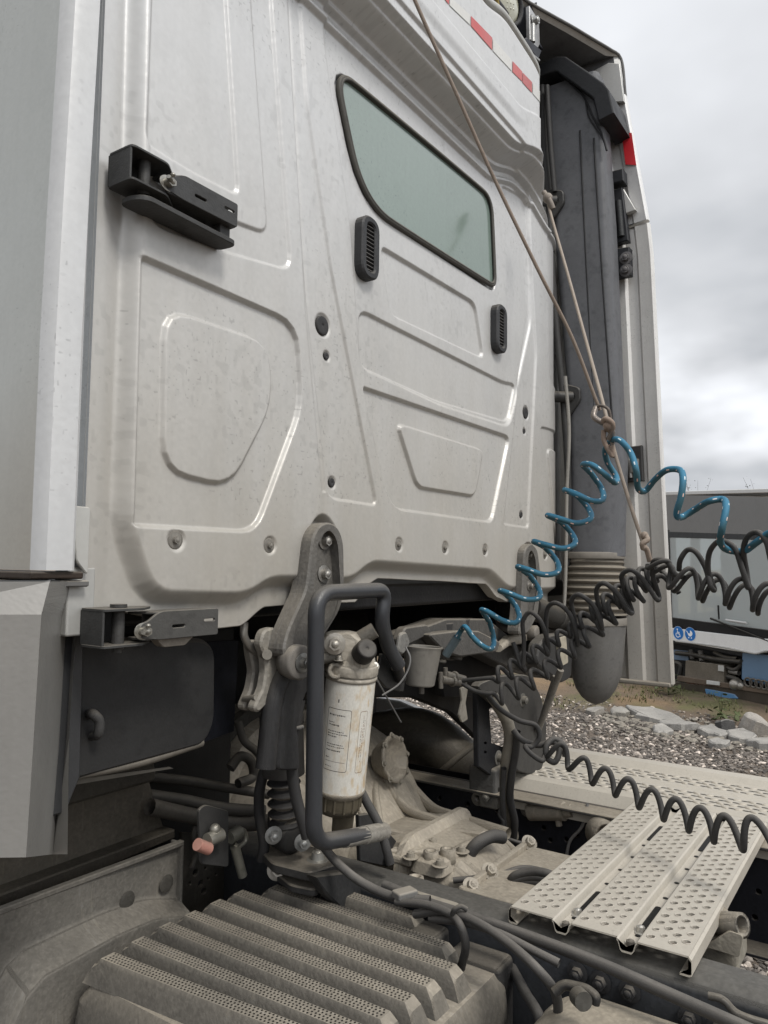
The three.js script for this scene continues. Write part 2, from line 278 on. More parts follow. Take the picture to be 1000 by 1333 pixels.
  // plugs and fasteners
  HOLES.forEach((h, i) => {
    const p = V(h[0], h[1], H(h[0], h[1])), r = h[2] * 0.93, n = V(0, 0, 1), big = h[2] > 0.02;
    if (big || h[2] < 0.012) part('rubber_plug', lathe([[0, 0], [r, 0], [r, 0.003], [r * 0.85, 0.005], [r * 0.2, 0.0045], [r * 0.18, 0.003], [0, 0.003]], p, n, 24), 'rubber', wall, { col: [0.035, 0.037, 0.042], dust: 0.25, side: 0.5 });
    else part('bolt_head', [...hexBolt(p.add(V(0, 0, -0.001)), n, h[2] * 0.42), lathe([[h[2] * 0.9, 0], [h[2] * 1.05, 0.0015], [h[2] * 0.8, 0.0022], [0, 0.0022]], p, n, 18)], 'steel', wall, { col: [0.2, 0.195, 0.185], dust: 0.4, side: 0.5 });
  });
  // window: rubber seal, opaque grey-green pane
  const win = group('rear_window', truck), W2 = roundedPoly(px2([[436, 86, 0.075], [641, 257, 0.06], [646, 374, 0.035], [473, 264, 0.12]], 0.03), 0.05, 8);
  const zc = 0.026;
  part('window_seal', [new THREE.TubeGeometry(new THREE.CatmullRomCurve3(W2.map((q) => V(q[0], q[1], zc)), true), 260, 0.0068, 8, true), new THREE.TubeGeometry(new THREE.CatmullRomCurve3(W2.map((q) => V(q[0] * 0.985 - 0.003, q[1] * 0.985 + 0.04, zc + 0.004)), true), 260, 0.004, 8, true)], 'rubber', win, { col: [0.10, 0.098, 0.09], dust: 0.45, side: 0.4 });
  part('window_pane', plate(W2, 0.004, XY(zc - 0.006), 0), M.gloss, win, { col: [0.165, 0.225, 0.20], dust: 0.2, side: 0.3 });
  // air vents
  for (const [cx, cy, hw, hh, lean] of [[481, 323, 0.031, 0.070, -0.02], [652, 428, 0.032, 0.071, -0.01]]) {
    const v = group('air_vent', truck), c = at(cx, cy, { z: 0.04 }), cz = H(c.x, c.y), P = roundedPoly([[c.x - hw, c.y - hh], [c.x + hw, c.y - hh], [c.x + hw, c.y + hh], [c.x - hw, c.y + hh]], hw * 0.98, 6), Q = roundedPoly([[c.x - hw * 0.66, c.y - hh * 0.86], [c.x + hw * 0.66, c.y - hh * 0.86], [c.x + hw * 0.66, c.y + hh * 0.86], [c.x - hw * 0.66, c.y + hh * 0.86]], hw * 0.62, 6);
    part('vent_frame', plate(P, 0.020, XY(cz), 0.004, [Q]), 'plastic', v, { col: [0.045, 0.048, 0.054], dust: 0.3, side: 0.3 });
    part('vent_back', plate(Q, 0.002, XY(cz + 0.001), 0), 'plastic', v, { col: [0.008, 0.008, 0.009], dust: 0 });
    for (let k = 0; k < 13; k++) { const y = c.y - hh * 0.8 + hh * 1.6 * k / 12, w = hw * 0.66 * Math.sqrt(1 - Math.max(0, (Math.abs(y - c.y) - (hh - hw) * 0.9) / (hw * 0.95)) ** 2); part('slat', new THREE.BoxGeometry(w * 2, 0.0035, 0.016).rotateX(-0.5).translate(c.x, y, cz + 0.012), 'plastic', v, { col: [0.05, 0.052, 0.058], dust: 0.35 }); }
  }
  // reflective strips on the cap
  const strip = (name, q, col) => {
    const P = q.map((s) => at(s[0], s[1], { z: 0.1 })), N = 14, ps = [], ix = [];
    for (let j = 0; j <= 3; j++) for (let i = 0; i <= N; i++) { const a = P[0].clone().lerp(P[1], i / N), b = P[3].clone().lerp(P[2], i / N), c = a.lerp(b, j / 3); ps.push(c.x, c.y, H(c.x, c.y) + 0.0015); if (i < N && j < 3) { const k = j * (N + 1) + i; ix.push(k, k + 1, k + N + 1, k + 1, k + N + 2, k + N + 1); } }
    const g = new THREE.BufferGeometry(); g.setAttribute('position', new THREE.Float32BufferAttribute(ps, 3)); g.setIndex(ix); g.computeVertexNormals();
    part(name, g, 'paint', truck, { col, dust: 0.25, side: 0.6, label: name === 'red_reflector' ? 'red reflective strip' : 'silver white reflective strip' });
  };
  strip('red_reflector', [[566, -6], [572, 0], [572, 12], [566, 4]], [0.5, 0.035, 0.04]);
  strip('white_reflector', [[573, 1], [600, 25], [600, 38], [573, 13]], [0.62, 0.62, 0.6]);
  strip('red_reflector', [[601, 26], [629, 54], [629, 70], [601, 39]], [0.5, 0.035, 0.04]);
  strip('white_reflector', [[630, 55], [655, 83], [655, 97], [630, 71]], [0.62, 0.62, 0.6]);
  strip('red_reflector', [[656, 84], [670, 97], [670, 110], [656, 98]], [0.5, 0.035, 0.04]);
  strip('red_reflector', [[670.6, 98], [684, 110], [684, 124], [670.6, 111]], [0.42, 0.03, 0.035]);
  strip('white_reflector', [[685, 111], [699, 126], [699, 140], [685, 125]], [0.58, 0.58, 0.56]);
  // rain lip along the top of the cap
  const lip = []; for (let i = 0; i <= 40; i++) { const x = mix(-1.05, 0.62, i / 40), top = 3.245 + 0.03 * step(0.05, 0.2, x) - 0.05 * step(0.36, 0.62, x); lip.push(V(x, top + 0.004, H(x, top) - 0.012)); }
  part('rain_lip', tube(lip, 0.013, 8, 80), 'silver', truck, { col: [0.42, 0.42, 0.40], dust: 0.4 });
}
{ // left corner post and the cab's left side
  const prof = [[-1.0572, 0.012], [-1.0585, -0.008], [-1.0765, -0.010], [-1.0785, -0.006], [-1.083, 0.028], [-1.088, 0.031], [-1.118, 0.031], [-1.128, 0.028], [-1.134, 0.018], [-1.136, 0.0], [-1.150, -0.35], [-1.158, -0.9], [-1.15, -1.8], [-1.10, -2.0]];
  const rings = []; for (const y of [1.655, 1.70, 1.8, 2.0, 2.2, 2.6, 3.0, 3.4]) { const w = 0.010 * step(2.0, 2.6, y); rings.push(prof.map(([x, z], i) => V(x + (i > 4 ? w : 0), y, z))); }
  const skin = (i0, i1) => { const n = i1 - i0 + 1, pos = [], idx = []; rings.forEach((r) => r.slice(i0, i1 + 1).forEach((p) => pos.push(p.x, p.y, p.z))); for (let j = 0; j < rings.length - 1; j++) for (let i = 0; i < n - 1; i++) { const a = j * n + i; idx.push(a, a + n, a + 1, a + 1, a + n, a + n + 1); } const g = new THREE.BufferGeometry(); g.setAttribute('position', new THREE.Float32BufferAttribute(pos, 3)); g.setIndex(idx); return toCreasedNormals(g, 0.5); };
  part('groove_strip', skin(0, 3), 'paint', truck, { col: [0.42, 0.44, 0.46], dust: 0.2 });
  part('corner_post', skin(3, 9), 'silver', truck, { col: [0.56, 0.568, 0.575], dust: 0.4, side: 0.2, label: 'bright folded rear corner of the cab side' });
  const sd = part('cab_side', skin(9, prof.length - 1), 'paint', truck, { col: [0.41, 0.43, 0.42], dust: 0.4, side: 0.2, label: 'grey green silver left side of the cab' });
  { const c = sd.geometry.attributes.color, p = sd.geometry.attributes.position; for (let i = 0; i < p.count; i++) { const k = 0.55 * step(2.1, 1.7, p.getY(i)) * step(-0.5, 0, p.getZ(i)); c.setXYZ(i, mix(c.getX(i), 0.28, k), mix(c.getY(i), 0.235, k), mix(c.getZ(i), 0.18, k)); } }
  part('corner_gusset', plate(roundedPoly([[0, 0], [0.03, 0.0], [0.03, -0.10], [0.012, -0.08]], 0.004), 0.004, [V(-1.083, 1.75, 0.012), V(1, 0, 0), V(0, 1, 0)]), 'silver', truck, { col: [0.45, 0.45, 0.43], dust: 0.4 });
  for (let k = 0; k < 16; k++) part('rivet', ball(V(-1.067, 1.72 + k * 0.085, -0.008), 0.0035, 8), 'silver', truck, { col: [0.45, 0.45, 0.43], dust: 0.2 });
  part('sill_trim', box(-1.15, -1.065, 1.642, 1.653, -1.5, 0.026, 0.003), 'rubber', truck, { col: [0.05, 0.035, 0.026], dust: 0.2 });
  part('cab_corner_foot', box(-1.078, -1.03, 1.555, 1.66, -0.03, 0.0065, 0.004), 'silver', truck, { col: [0.40, 0.40, 0.385], dust: 0.4 });
  // cab body in front of the wall
  part('cab_floor', box(-1.10, 1.06, 1.56, 1.62, -2.0, -0.04, 0.01), 'steel', truck, { col: [0.02, 0.02, 0.022], dust: 0.2 });
  part('cab_roof', box(-1.10, 0.36, 3.2, 3.24, -2.0, 0.03, 0.01), 'paint', truck, { col: [0.42, 0.42, 0.41], dust: 0.4 });
  part('cab_right_side', box(1.04, 1.07, 1.6, 3.6, -2.0, -0.05, 0.01), 'paint', truck, { col: [0.42, 0.42, 0.41], dust: 0.4 });
}
{ // folding hinge brackets for a side panel that has been taken off
  function hinge(label, o, tray) {
    const K = tray ? 0.73 : 0.735; const h = group('hinge_bracket', truck, label), L = (x, y, z) => V(x, y, z), col = [0.06, 0.063, 0.066], G = (g) => g, D = { col, dust: 0.4, side: 0.3 };
    const ear = roundedPoly([[-0.045, 0], [0.05, 0], [0.105, -0.035], [0.05, -0.075], [-0.045, -0.075]], 0.012);
    part('mount', [G(box(-0.045, 0.045, -0.045, 0.045, 0, 0.006)), G(box(-0.045, -0.039, -0.045, 0.045, 0, 0.07)), G(plate(ear.map(([a, b]) => [a, b]), 0.005, [V(0, 0.043, 0), V(1, 0, 0), V(0, 0, -1)], 0.001)), G(plate(ear, 0.005, [V(0, -0.048, 0), V(1, 0, 0), V(0, 0, -1)], 0.001))], 'plastic', h, D);
    part('hinge_pin', [rod(L(0.012, -0.056, 0.045), L(0.012, 0.052, 0.045), 0.013), rod(L(0.012, -0.066, 0.045), L(0.012, -0.05, 0.045), 0.009), rod(L(0.012, 0.05, 0.045), L(0.012, 0.058, 0.045), 0.017)], 'steel', h, { col: [0.09, 0.09, 0.09], dust: 0.4 });
    const sl = [slot(0.145, -0.005, 0.014, 0.0055), slot(0.236, 0.006, 0.013, 0.005)];
    const face = [[0.095, -0.036], [0.262, -0.036], [0.262, 0.036], [0.1, 0.036], [0.085, 0.03], [0.062, 0.012], [0.045, 0.006], [0.045, -0.03]];
    part('arm', [G(plate(roundedPoly(face, 0.006), 0.004, XY(0.072), 0.0015, sl)), G(plate(roundedPoly([[0.09, 0], [0.262, 0], [0.262, -0.06], [0.06, -0.06], [0.06, -0.045]], 0.005), 0.004, [V(0, 0.034, 0.074), V(1, 0, 0), V(0, 0, 1)], 0.001)), G(plate(roundedPoly([[0.05, 0], [0.262, 0], [0.262, 0.055], [0.06, 0.055]], 0.005), 0.004, [V(0, -0.036, 0.074), V(1, 0, 0), V(0, 0, -1)], 0.001)), G(box(0.10, 0.262, -0.034, 0.034, 0.012, 0.016))], 'plastic', h, { ...D, col: tray ? col : [0.095, 0.095, 0.092] });
    part('bolt', [...hexBolt(L(0.05, -0.012, 0.074), V(0, 0, 1), 0.013), ball(L(0.047, 0.004, 0.094), 0.006, 8), rod(L(0.062, -0.012, 0.08), L(0.03, -0.012, 0.1), 0.005)], 'galv', h, { col: [0.3, 0.29, 0.26], dust: 0.3 });
    if (tray) part('lower_arm', [G(plate(roundedPoly([[-0.02, 0], [0.27, 0], [0.275, -0.055], [0.0, -0.065], [-0.02, -0.04]], 0.02), 0.012, [V(0, -0.086, 0.01), V(1, 0, 0), V(0, 0, -1)].map((v, i) => i === 2 ? V(0, 0, 1) : v).map((v, i) => i === 2 ? v.negate() : v), 0.002)), G(box(0.0, 0.26, -0.082, -0.06, 0.012, 0.02)), G(box(0.225, 0.258, -0.075, -0.036, 0.03, 0.06))], 'plastic', h, D);
    else part('lower_lug', G(plate(roundedPoly([[0.10, -0.037], [0.205, -0.037], [0.18, -0.06], [0.12, -0.06]], 0.006), 0.02, XY(0.04))), 'steel', h, { col: [0.22, 0.2, 0.175], dust: 0.5 });
    h.position.copy(o); h.scale.set(K, tray ? 0.57 : 0.6, 0.8); return h;
  }
  const a = at(180, 228, { z: 0.09 }), b = at(152, 822, { z: 0.07 });
  hinge('dark folded hinge bracket high on the rear wall', V(a.x + 0.028, a.y + 0.024, 0.02), true);
  hinge('grey folded hinge bracket at the foot of the rear wall', V(b.x + 0.014, b.y + 0.004, 0.006), false);
}
// ───────────────────────── right side: side extender, intake stack, roof fairing ─────────────────────────
{ // side extender: moulded panel with a rolled rear edge and long ribs, built level by level up the cab
  const ze = (y) => y > 2.93 ? mix(0.295, 0.20, (y - 2.93) / 0.6) : mix(0.36, 0.30, clamp((y - 1.25) / 1.68));
  const inner = (y, b) => { // section: forward edge → rear edge (x, z from rear edge)
    const e = ze(y);
    return [[1.085, -0.12], [1.085, e - 0.25], [1.083, e - 0.17], [1.066, e - 0.155], [1.064, e - 0.105], [1.074, e - 0.095], [1.076, e - 0.06], [1.066, e - 0.052], [1.062, e - 0.02], [1.058, e - 0.006], [1.062, e], [1.08, e + 0.002], [1.095, e - 0.01], [1.112, e - 0.15], [1.115, -0.12]].map(([x, z]) => V(x, y, z));
  };
  const seg = (y0, y1, name, label) => {
    const rings = []; const N = Math.max(2, Math.round((y1 - y0) / 0.12));
    for (let i = 0; i <= N; i++) rings.push(inner(mix(y0, y1, i / N)));
    return part(name, loft(rings, true, 0.5), 'paint', truck, { col: y0 > 2.9 ? [0.66, 0.66, 0.66] : [0.68, 0.675, 0.66], dust: y0 > 2.9 ? 0.1 : 0.35, side: 0.3, label });
  };
  const lo = seg(1.262, 2.945, 'side_extender', 'silver right-hand side extender panel, dusty low down');
  const c = lo.geometry.attributes.color, p = lo.geometry.attributes.position;
  for (let i = 0; i < p.count; i++) { const t = step(2.4, 1.3, p.getY(i)) * 0.7; c.setXYZ(i, mix(c.getX(i), 0.25, t), mix(c.getY(i), 0.228, t), mix(c.getZ(i), 0.195, t)); }
  seg(2.958, 3.47, 'upper_side_extender');
  part('lower_lip', box(1.05, 1.112, 1.25, 1.266, -0.1, 0.352, 0.006), 'plastic', truck, { col: [0.2, 0.185, 0.16], dust: 0.5 });
  const at6 = (x, y) => at(x, y, { x: 1.062 });
  // red marker on the upper panel
  const R = [[810, 174], [823, 174], [829, 216], [815, 215]].map((q) => at6(q[0], q[1]));
  part('red_reflector', plate(R.map((q) => [-q.z, q.y]), 0.002, ZY(1.055), 0), 'paint', truck, { col: [0.55, 0.02, 0.03], dust: 0.15, label: 'red reflective patch on the right side extender' });
  // hinge hardware of the extender
  const blk = (name, P, d, o = {}) => { const q = P.map((s) => at6(s[0], s[1])); return part(name, plate(q.map((s) => [-s.z, s.y]), d, ZY(1.055 - d), 0.003), 'plastic', truck, { col: [0.03, 0.033, 0.04], dust: 0.25, ...o }); };
  blk('hinge_block', [[793, 235], [816, 229], [817, 243], [793, 249]], 0.05);
  const hb = blk('hinge_block', [[794, 257], [813, 250], [821, 317], [800, 322]], 0.03);
  part('link', rod(at(805, 262, { x: 1.02 }), at(809, 308, { x: 1.02 }), 0.012), 'steel', hb, { col: [0.05, 0.055, 0.06] });
  part('shim', plate([[795, 250], [814, 250], [829, 276], [818, 280], [816, 275], [812, 254], [795, 256]].map((s) => { const q = at6(s[0], s[1]); return [-q.z, q.y]; }), 0.02, ZY(1.04), 0.002), 'paint', hb, { col: [0.42, 0.42, 0.41], dust: 0.3 });
  const lb = blk('latch_block', [[802, 331], [823, 328], [824, 361], [805, 365]], 0.04);
  for (const y of [336, 352]) part('bolt', [...hexBolt(at(815, y, { x: 1.012 }), V(-1, 0, 0), 0.014)], 'steel', lb, { col: [0.13, 0.13, 0.14], dust: 0.4 });
  const lb2 = blk('latch_block', [[812, 585], [837, 582], [839, 626], [812, 628]], 0.02, { col: [0.05, 0.05, 0.05] });
  part('latch_bar', [rod(at(818, 590, { x: 1.03 }), at(821, 622, { x: 1.03 }), 0.008), box(1.02, 1.036, at6(826, 610).y - 0.02, at6(826, 610).y + 0.03, at6(828, 600).z - 0.012, at6(828, 600).z + 0.02)], 'galv', lb2, { col: [0.3, 0.29, 0.27], dust: 0.5 });
}
{ // roof fairing arching over the cap, hollow and dark beneath
  const E = [at(807, 74, { x: 1.075 }), at(795, 65, { x: 1.03 }), at(770, 50, { x: 0.94 }), at(745, 35, { x: 0.85 }), at(718, 20, { x: 0.76 }), at(690, 4, { x: 0.67 }), at(660, -16, { x: 0.56 }), at(600, -55, { x: 0.3 }), at(500, -140, { x: -0.1 })];
  const out = [V(1.085, 3.47, 0.205), ...E]; // rear edge
  const rows = [];
  for (const [dz, dy, sh] of [[0, 0, 0], [-0.02, -0.016, -0.016], [-0.35, -0.02, -0.03], [-1.0, -0.06, -0.03]]) rows.push(out.map((p, i) => V(p.x + (i < 2 ? sh : 0), p.y + (i < 2 ? 0 : dy), p.z + dz)));
  const strip = (A) => { const ps = [], ix = [], n = A[0].length; A.forEach((r) => r.forEach((p) => ps.push(p.x, p.y, p.z))); for (let j = 0; j < A.length - 1; j++) for (let i = 0; i < n - 1; i++) { const a = j * n + i; ix.push(a, a + 1, a + n, a + 1, a + n + 1, a + n); } const g = new THREE.BufferGeometry(); g.setAttribute('position', new THREE.Float32BufferAttribute(ps, 3)); g.setIndex(ix); return toCreasedNormals(g, 0.6); };
  const f = group('roof_fairing', truck, 'silver roof fairing with a dark hollow underside');
  part('fairing_inside', strip(rows.slice(1)), 'plastic', f, { col: [0.13, 0.133, 0.14], dust: 0 });
  part('fairing_shell', [strip([rows[1], rows[0], out.map((p, i) => V(p.x + (i < 2 ? 0.014 : 0.004), p.y + (i < 2 ? 0 : 0.014), p.z - 0.004)), out.map((p, i) => V(p.x + (i < 2 ? 0.022 : 0.006), p.y + (i < 2 ? 0 : 0.022), p.z - 0.9))])], 'paint', f, { col: [0.45, 0.45, 0.44], dust: 0.2 });
  part('edge_seal', tube(out, 0.006, 8, 80), 'rubber', f, { col: [0.12, 0.12, 0.12], dust: 0.2 });
  const q = [[742, 110], [792, 83], [806, 84], [812, 132], [770, 134], [748, 126]].map((s) => at(s[0], s[1], { x: 1.045 }));
  part('fairing_side', plate(q.map((s) => [-s.z, s.y]), 0.012, ZY(1.045), 0.003), 'paint', f, { col: [0.42, 0.42, 0.41], dust: 0.1 });
  part('fairing_back_wall', box(0.3, 1.06, 3.2, 3.75, -0.62, -0.6, 0.005), 'plastic', f, { col: [0.13, 0.133, 0.14], dust: 0 });
}
{ // work lamp and its latch on the cap's top edge
  const l = group('work_lamp', truck, 'round work lamp on the top edge of the cab'), c = at(657, 8, { z: -0.02 }), ax = V(-0.25, -0.12, 0.96).normalize();
  part('lamp_housing', lathe([[0, -0.1], [0.05, -0.095], [0.066, -0.05], [0.072, 0], [0.072, 0.022], [0.064, 0.026], [0.058, 0.016]], c, ax, 32), 'plastic', l, { col: [0.025, 0.026, 0.03], dust: 0.2 });
  part('lens', lathe([[0.062, 0.008], [0.045, 0.022], [0, 0.027]], c, ax, 32), M.gloss, l, { col: [0.42, 0.42, 0.33], dust: 0.3, side: 0.4 });
  const bx = V(0, 0, 0); const fx = V(1, 0, 0).applyQuaternion(new THREE.Quaternion().setFromUnitVectors(UP, ax)), fz = V(0, 0, 1).applyQuaternion(new THREE.Quaternion().setFromUnitVectors(UP, ax)), led = [];
  for (let i = -3; i <= 3; i++) for (let j = -3; j <= 3; j++) if (Math.hypot(i, j) < 3.4) led.push(ball(c.clone().addScaledVector(fx, i * 0.016).addScaledVector(fz, j * 0.016).addScaledVector(ax, 0.024 - 0.0012 * (i * i + j * j)), 0.005, 6));
  part('led', led, M.gloss, l, { col: [0.55, 0.55, 0.46], dust: 0.1, kind: 'stuff' });
  part('lamp_foot', [rod(c.clone().addScaledVector(ax, -0.03), c.clone().add(V(-0.02, -0.13, -0.02)), 0.018), rod(at(640, 0, { z: -0.03 }), at(656, 22, { z: -0.02 }), 0.02)], 'steel', l, { col: [0.03, 0.03, 0.035], dust: 0.2 });
  part('wire', tube(pts([[644, -10], [648, 6], [645, 14], [652, 22]], { z: 0.0 }), 0.006), 'rubber', l, { col: [0.3, 0.22, 0.06], dust: 0.1 });
  const k = group('roof_latch', truck, 'metal latch plate behind the work lamp');
  const P = [[687, 10], [695, 22], [699, 30], [700, 58], [696, 66], [688, 52]].map((s) => at(s[0], s[1], { z: 0.0 }));
  part('latch_plate', plate(P.map((s) => [s.x, s.y]), 0.012, XY(-0.006), 0.002), 'galv', k, { col: [0.42, 0.42, 0.42], dust: 0.1 });
  part('latch_body', [plate([[676, 14], [688, 8], [690, 56], [696, 68], [678, 50]].map((s) => { const q = at(s[0], s[1], { z: -0.04 }); return [q.x, q.y]; }), 0.04, XY(-0.05), 0.003), plate([[677, 55], [682, 52], [700, 68], [696, 78]].map((s) => { const q = at(s[0], s[1], { z: 0.02 }); return [q.x, q.y]; }), 0.03, XY(0.0), 0.004)], 'plastic', k, { col: [0.03, 0.033, 0.045], dust: 0.1 });
  part('latch_bolt', [...hexBolt(at(695, 28, { z: 0.01 }), V(0, 0, 1), 0.014), rod(at(694, 32, { z: 0.012 }), at(694, 55, { z: 0.012 }), 0.008)], 'galv', k, { col: [0.4, 0.4, 0.39], dust: 0.1 });
  part('latch_pin', rod(at(690, 70, { z: 0.03 }), at(701, 79, { z: 0.03 }), 0.006), 'galv', k, { col: [0.4, 0.4, 0.39], dust: 0.1 });
}
{ // air intake stack
  const k = group('intake_stack', truck, 'tall dark plastic air intake duct with a bellows and drain boot');
  const A = V(1, 0, 0), B = V(0, 0, 1);
  // level: left and right silhouette in the survey, section thickness across the cab
  const lv = [[112, 712, 785, 0.052], [122, 712, 788, 0.058], [200, 717, 794, 0.060], [300, 723, 801, 0.062], [420, 733, 807, 0.063], [540, 742, 812, 0.064], [600, 742, 816, 0.066], [640, 741, 815, 0.072], [690, 740, 813, 0.08], [716, 740, 813, 0.084], [724, 740, 813, 0.084]];
  const X = 0.95, rings = [];
  for (const [y, l, r, hx] of lv) { const kf = step(540, 700, y), s = span(y, l, r, X, hx, mix(0.5, 0.98, kf)); rings.push(ring(s.c, A, B, hx, s.hz, s.q, 6)); }
  part('duct', loft(rings.reverse(), true, 0.45), 'plastic', k, { col: [0.104, 0.108, 0.118], dust: 0.3, side: 0.06 });
  for (const [x0, y0, x1, y1] of [[755, 170, 775, 560], [773, 180, 797, 545]]) { const f = (x, y) => { const p = at(x, y, { x: X - 0.061 }); return p; }; part('duct_rib', tube([f(x0, y0), f((x0 + x1) / 2 - 1, (y0 + y1) / 2 - 8), f(x1, y1)], 0.0035, 6, 30), 'plastic', k, { col: [0.03, 0.031, 0.034], dust: 0 }); }
  part('seam', tube(pts([[742, 108], [760, 126], [771, 150], [784, 175], [790, 196]], { x: X - 0.064 }), 0.004, 6), 'rubber', k, { col: [0.03, 0.03, 0.033], dust: 0 });
  part('seam', tube(pts([[762, 128], [766, 150], [782, 176], [789, 190]], { x: X - 0.064 }), 0.003, 6), 'rubber', k, { col: [0.03, 0.03, 0.033], dust: 0 });
  // hood strap over the mouth
  const H0 = pts([[689, 92], [704, 82], [724, 73], [736, 73], [742, 77], [764, 92], [786, 108], [792, 116], [799, 146]], { x: X - 0.09 }), dn = V(0, -0.075, 0);
  const hr = H0.map((p, i) => { const t = H0[Math.min(i + 1, H0.length - 1)].clone().sub(H0[Math.max(i - 1, 0)]).normalize(), nn = V(1, 0, 0).cross(t).normalize(), hh = mix(0.022, 0.029, step(0, 2, i)); return ring(p.clone().addScaledVector(nn, hh).add(V(0.10, 0, 0)), V(1, 0, 0), nn, 0.10, hh, 0.005, 2); });
  part('hood', loft(hr, true, 0.25), 'plastic', k, { col: [0.022, 0.024, 0.028], dust: 0.15 });
  part('hood_liner', tube(pts([[728, 95], [745, 104], [756, 110]], { x: X - 0.06 }), 0.006), 'paint', k, { col: [0.5, 0.5, 0.5], dust: 0 });
  // rubber gaiter between cab and duct
  part('gasket', [tube(pts([[706, 112], [708, 190], [714, 260], [722, 400], [735, 540], [740, 640], [738, 740]], { x: 0.88 }), 0.012), tube(pts([[712, 112], [716, 180], [722, 250]], { x: 0.86 }), 0.010)], 'rubber', k, { col: [0.06, 0.06, 0.06], dust: 0.3 });
  // two clamps
  for (const [x, y] of [[724, 262], [745, 517]]) {
    const c = at(x, y, { x: X - 0.07 }), P = roundedPoly([[-0.028, 0.028], [0.03, 0.05], [0.036, -0.075], [0.005, -0.06], [-0.03, -0.015]], 0.012);
    const b = part('clamp', [plate(P.map((q) => [q[0] - c.z, q[1] + c.y]), 0.012, ZY(c.x - 0.006), 0.003, [circ(-c.z + 0.002, c.y - 0.004, 0.016)]), rod(c, c.clone().add(V(-0.05, 0, -0.07)), 0.02)], 'plastic', k, { col: [0.06, 0.06, 0.06], dust: 0.3 });
    part('bolt', [...hexBolt(c.clone().add(V(0.0, -0.002, 0)), V(-1, 0, 0), 0.008)], 'galv', b, { col: [0.3, 0.3, 0.29], dust: 0.3 });
  }
  // thin drain line down the side
  part('drain_line', tube(pts([[736, 490], [741, 560], [738, 640], [737, 720], [735, 780], [730, 830]], { x: 0.82 }), 0.006), 'rubber', k, { col: [0.25, 0.24, 0.22], dust: 0.3 });
  // bellows: dusty tan corrugations
  const a0 = at(774, 722, { x: X }), a1 = at(775, 800, { x: X }), prof = [], N = 9, R = 0.104;
  const hgt = a0.y - a1.y; prof.push([R * 0.9, 0.0]); for (let i = 0; i < N * 6; i++) { const t = i / (N * 6 - 1); prof.push([R + 0.009 * Math.cos(t * N * 2 * Math.PI) * (t < 0.88 ? 1 : 0.2) + (t > 0.88 ? -0.004 : 0) + 0.004 * Math.sin(t * 5), t * hgt]); } prof.push([R * 0.9, hgt + 0.004]);
  part('bellows', lathe(prof, V(a1.x, a1.y, a1.z), V(0.02, 1, 0).normalize(), 48), 'rubber', k, { col: [0.15, 0.135, 0.115], dust: 0.6, side: 0.3, dustCol: [0.28, 0.25, 0.2] });
  part('clamp_band', [lathe([[R * 1.0, 0], [R * 1.05, 0.002], [R * 1.05, 0.026], [R, 0.028]], V(a1.x, a1.y - 0.035, a1.z), UP, 48)], 'plastic', k, { col: [0.17, 0.16, 0.145], dust: 0.6, side: 0.3 });
  part('clamp_band', [lathe([[R * 0.97, 0], [R * 1.02, 0.002], [R * 1.02, 0.022], [R * 0.97, 0.024]], V(a0.x, a0.y - 0.016, a0.z), UP, 48)], 'plastic', k, { col: [0.17, 0.16, 0.145], dust: 0.6, side: 0.3 });
  // boot below
  const bt = []; for (const [y, l, r] of [[803, 740, 813], [830, 741, 811], [858, 743, 809], [880, 746, 806], [896, 751, 800], [907, 758, 793], [913, 765, 786], [916, 772, 779]]) { const s = span(y, l, r, X, Math.max(0.008, (r - l) / 2 * 0.00235), 0.98); bt.push(ring(s.c, A, B, s.w * 0.98, s.hz, s.q, 6)); }
  part('drain_boot', loft(bt.reverse(), true, 0.9), 'rubber', k, { col: [0.10, 0.10, 0.10], dust: 0.35, side: 0.25 });
}
